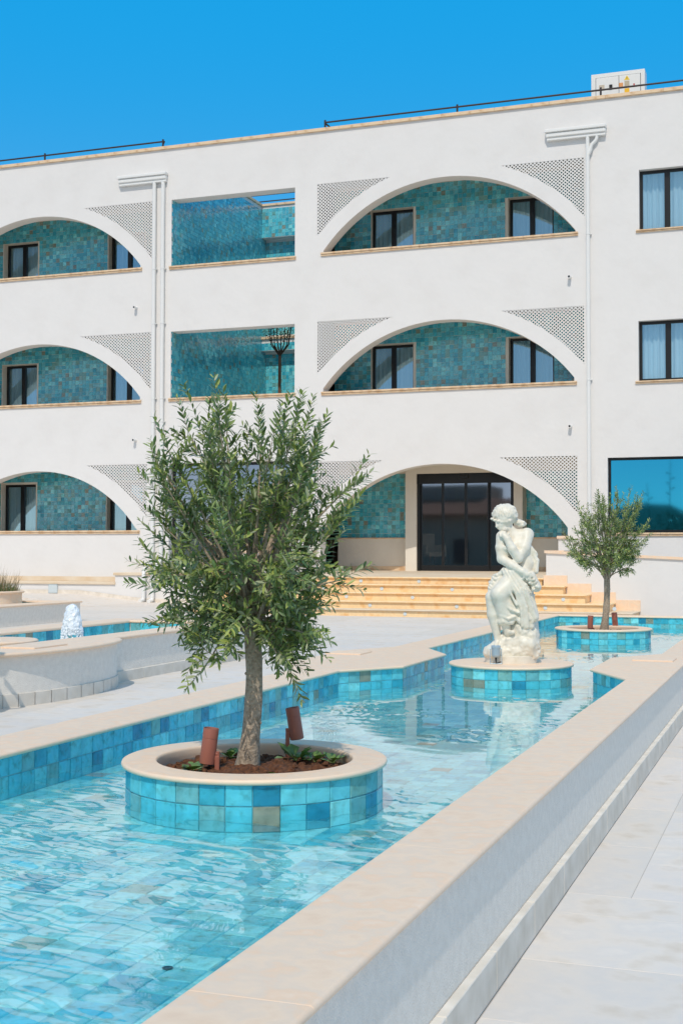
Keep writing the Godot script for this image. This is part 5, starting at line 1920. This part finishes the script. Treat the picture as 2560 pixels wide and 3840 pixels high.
	rf = MB.new()
	rf.bbox(Vector3(-3.05, 12.101, -33), Vector3(4.0, 12.2, -30.12), 0.008)
	part(ro, "roof_coping", rf.mesh(), mat(Color(0.5, 0.4, 0.32), 0.9)).position = -ro.position
	# junction box at the foot of the facade
	var jb := thing("junction_box", "pale grey square junction box low on the facade near the far pool", "box", Vector3(-17.73, 0.74, -28.2))
	var b := MB.new()
	b.bbox(Vector3(-0.13, -0.11, 0.0), Vector3(0.13, 0.11, 0.05), 0.012)
	mpart(jb, "housing", b, mat(Color(0.78, 0.82, 0.83), 0.5))
	b = MB.new()
	for s in [[-0.11, -0.09], [0.11, -0.09], [-0.11, 0.09], [0.11, 0.09]]:
		b.tube([Vector3(s[0], s[1], 0.05), Vector3(s[0], s[1], 0.054)], [0.008, 0.008], 8)
	mpart(jb, "screws", b, M.steel)

func small_things() -> void:
	# tall amphora standing just outside the frame; its shadow falls on the rounded bench
	var am := thing("amphora", "tall pale clay amphora with two loop handles standing before the rounded bench", "vase", Vector3(-5.80, 0.44, -7.75), 0.0)
	var av := MB.new()
	av.lathe([[0.0, 0.0], [0.13, 0.0], [0.14, 0.05], [0.1, 0.09], [0.14, 0.3], [0.2, 0.55], [0.215, 0.72], [0.19, 0.88], [0.11, 1.02], [0.085, 1.12], [0.09, 1.26], [0.13, 1.32], [0.135, 1.35], [0.1, 1.35]], Vector3.ZERO, 36)
	mpart(am, "body", av, M.stone)
	for s in [-1.0, 1.0]:
		av = MB.new()
		var hp := []
		var hr := []
		for i in 15:
			var a := -1.1 + 2.9 * i / 14.0
			hp.append(Vector3(s * (0.1 + 0.13 * cos(a - 0.35)), 1.06 + 0.17 * sin(a), 0))
			hr.append(0.018)
		av.tube(hp, hr, 10)
		mpart(am, "handle", av, M.stone)
	# slender tree in the inner court
	var base := Vector3(-13.2, 4.45, -32.0)
	var t := thing("court_tree", "slender bare-stemmed tree in front of the sunlit tiles of the inner court", "tree", base)
	var mb := MB.new()
	mb.tube([Vector3(0, 0, 0), Vector3(0.02, 1.2, 0), Vector3(0.03, 2.5, 0)], [0.05, 0.045, 0.04], 10)
	mpart(t, "trunk", mb, mat(Color(0.45, 0.33, 0.25), 0.9))
	mb = MB.new()
	var r := RandomNumberGenerator.new()
	r.seed = 6
	var lv := MB.new()
	for i in 9:
		var a := i * 0.75
		var d := Vector3(cos(a) * 0.34, 0.95, sin(a) * 0.3)
		var p0 := Vector3(0.03, 2.5, 0)
		var p1 := p0 + Vector3(cos(a) * 0.24, 0.3, sin(a) * 0.2)
		var p2 := p0 + d
		mb.tube([p0, p1, p2], [0.022, 0.016, 0.006], 6)
		for k in 90:
			var c := p1.lerp(p2, r.randf_range(0.1, 1.15)) + Vector3(r.randf_range(-0.16, 0.16), r.randf_range(-0.1, 0.16), r.randf_range(-0.16, 0.16))
			var u := Vector3(r.randf_range(-1, 1), r.randf_range(-1, 1), r.randf_range(-1, 1)).normalized() * 0.022
			var v := u.cross(Vector3(r.randf_range(-1, 1), r.randf_range(-1, 1), r.randf_range(-1, 1))).normalized() * 0.014
			var col := Color(0.05, 0.06, 0.025) if r.randf() < 0.75 else Color(0.10, 0.05, 0.03)
			lv.quad(c - u, c + v, c + u, c - v, col)
	mpart(t, "branches", mb, mat(Color(0.3, 0.24, 0.19), 0.9))
	mpart(t, "foliage", lv, M.leaf).set_meta("kind", "stuff")
	# armchair in the lobby behind the sliding door
	var ch := thing("armchair", "cream upholstered armchair with wooden legs behind the sliding glass door", "chair", Vector3(-8.72, 1.2, -31.2), 0.9)
	var up := mat(Color(0.85, 0.8, 0.72), 0.9)
	var wd := mat(Color(0.5, 0.36, 0.24), 0.6)
	mb = MB.new()
	mb.bbox(Vector3(-0.28, 0.36, -0.27), Vector3(0.28, 0.48, 0.27), 0.03)
	mpart(ch, "seat", mb, up)
	mb = MB.new()
	mb.bbox(Vector3(-0.28, 0.44, -0.33), Vector3(0.28, 0.95, -0.24), 0.03)
	mpart(ch, "backrest", mb, up)
	for s in [-1, 1]:
		mb = MB.new()
		mb.bbox(Vector3(s * 0.28 - 0.03, 0.4, -0.28), Vector3(s * 0.28 + 0.03, 0.66, 0.2), 0.02)
		mpart(ch, "armrest", mb, up)
		for f in [-0.24, 0.24]:
			mb = MB.new()
			mb.tube([Vector3(s * 0.25, 0.0, f * 1.05), Vector3(s * 0.24, 0.37, f)], [0.014, 0.022], 8)
			mpart(ch, "leg", mb, wd)

# ------------------------------------------------------------------ what the glass mirrors, behind the camera
func behind_the_camera() -> void:
	var t := thing("village_house", "ochre village house with a tiled eave across the street, mirrored in the glass door", "building", Vector3(-24, 0, 22))
	var mb := MB.new()
	mb.box(Vector3(-12, -0.06, 0), Vector3(12, 4.2, 8))
	mpart(t, "wall", mb, mat(Color(0.62, 0.52, 0.42), 0.9))
	mb = MB.new()
	mb.box(Vector3(-12, 4.2, 3), Vector3(4, 6.3, 8))
	mpart(t, "upper_wall", mb, mat(Color(0.58, 0.49, 0.41), 0.9))
	mb = MB.new()
	for i in 80:
		var x := -12.2 + i * 0.305
		mb.tube([Vector3(x, 4.15, -0.5), Vector3(x, 5.3, 3.1)], [0.12, 0.12], 8, Color.WHITE)
	mpart(t, "roof", mb, M.rooftile)
	for x in [-8.0, -3.0, 3.0, 8.0]:
		mb = MB.new()
		mb.box(Vector3(x - 0.5, 1.0, -0.05), Vector3(x + 0.5, 2.6, 0.0))
		mpart(t, "window", mb, M.dark)
	# a distant hill
	mb = MB.new()
	var nz := FastNoiseLite.new()
	nz.seed = 2
	nz.frequency = 0.004
	for i in 90:
		var P := func(k: int, u: float) -> Vector3:
			var x := -900.0 + k * 20.0
			var h := 30.0 * exp(-pow((x + 96.0) / 55.0, 2.0)) + 16.0 * exp(-pow((x + 520.0) / 200.0, 2.0)) + 9.0 * exp(-pow((x - 320.0) / 200.0, 2.0)) + 5.0 + 4.0 * nz.get_noise_1d(x * 3.0)
			return Vector3(x, h * u - 1.0, 800.0 - 160.0 * (1.0 - u))
		for j in 4:
			mb.quad(P.call(i + 1, j / 4.0), P.call(i, j / 4.0), P.call(i, (j + 1) / 4.0), P.call(i + 1, (j + 1) / 4.0))
	struct("hill", mb, M.hill)
	# agaves with tall flower stalks and dark shrubs, mirrored in the large window
	for k in 3:
		var ag := thing("agave", ["agave with one tall flower stalk mirrored beside the hill", "agave with a leaning flower stalk mirrored in the window", "agave with a short flower stalk mirrored in the window"][k], "plant", Vector3(-6.6 - k * 0.85, 0.0, 12.0 + k * 0.7), 0.0, "agaves behind the footpath")
		mb = MB.new()
		var top := [6.6, 5.4, 4.6][k] as float
		var ln := [0.15, -0.3, -0.7][k] as float
		mb.tube([Vector3.ZERO, Vector3(ln * 0.3, top * 0.5, 0), Vector3(ln, top, 0)], [0.03, 0.024, 0.012], 7)
		for i in 5:
			var h := top * (0.72 + 0.04 * i)
			var p := Vector3(ln * 0.8, h, 0)
			mb.tube([p, p + Vector3(0.2 * (1 if i % 2 else -1), 0.12, 0.1)], [0.01, 0.035], 5)
		mpart(ag, "stalk", mb, mat(Color(0.35, 0.33, 0.25), 0.9))
		mb = MB.new()
		for i in 22:
			var a := i * 2.4
			var d := Vector3(cos(a), 0.55 + 0.5 * rng.randf(), sin(a)).normalized()
			var sd := d.cross(Vector3.UP).normalized() * 0.09
			mb.quad(-sd * 0.6, sd * 0.6, d * 0.7 + sd, d * 0.7 - sd)
			mb.tri(d * 0.7 - sd, d * 0.7 + sd, d * 1.4)
		mpart(ag, "leaves", mb, mat(Color(0.3, 0.4, 0.32), 0.7))
	for k in 3:
		var sh := thing("shrub", ["dark green shrub standing closest to the footpath", "tallest dark green shrub, between footpath and agaves", "dark green shrub beyond the leaning agave stalks"][k], "shrub", Vector3([-5.2, -6.1, -9.9][k], 0.0, [9.0, 10.5, 13.0][k]), 0.0, "shrubs behind the footpath")
		mb = MB.new()
		mb.tube([Vector3.ZERO, Vector3(0.05, 1.6, 0), Vector3(0, 2.4, 0)], [0.09, 0.06, 0.03], 8)
		mpart(sh, "trunk", mb, M.bark)
		mb = MB.new()
		for i in 1400:
			var v := Vector3(rng.randf_range(-1, 1), rng.randf_range(-1, 1), rng.randf_range(-1, 1))
			if v.length() > 1.0:
				continue
			var c := Vector3(0, [2.5, 2.7, 2.4][k], 0) + v * Vector3(1.25, 1.15 + 0.1 * k, 1.0)
			var u := Vector3(rng.randf_range(-1, 1), rng.randf_range(-1, 1), rng.randf_range(-1, 1)).normalized() * 0.09
			var w := u.cross(Vector3(rng.randf_range(-1, 1), 1, rng.randf_range(-1, 1))).normalized() * 0.04
			mb.quad(c - u, c + w, c + u, c - w, Color(0.06, 0.09, 0.03))
		mpart(sh, "foliage", mb, M.leaf).set_meta("kind", "stuff")
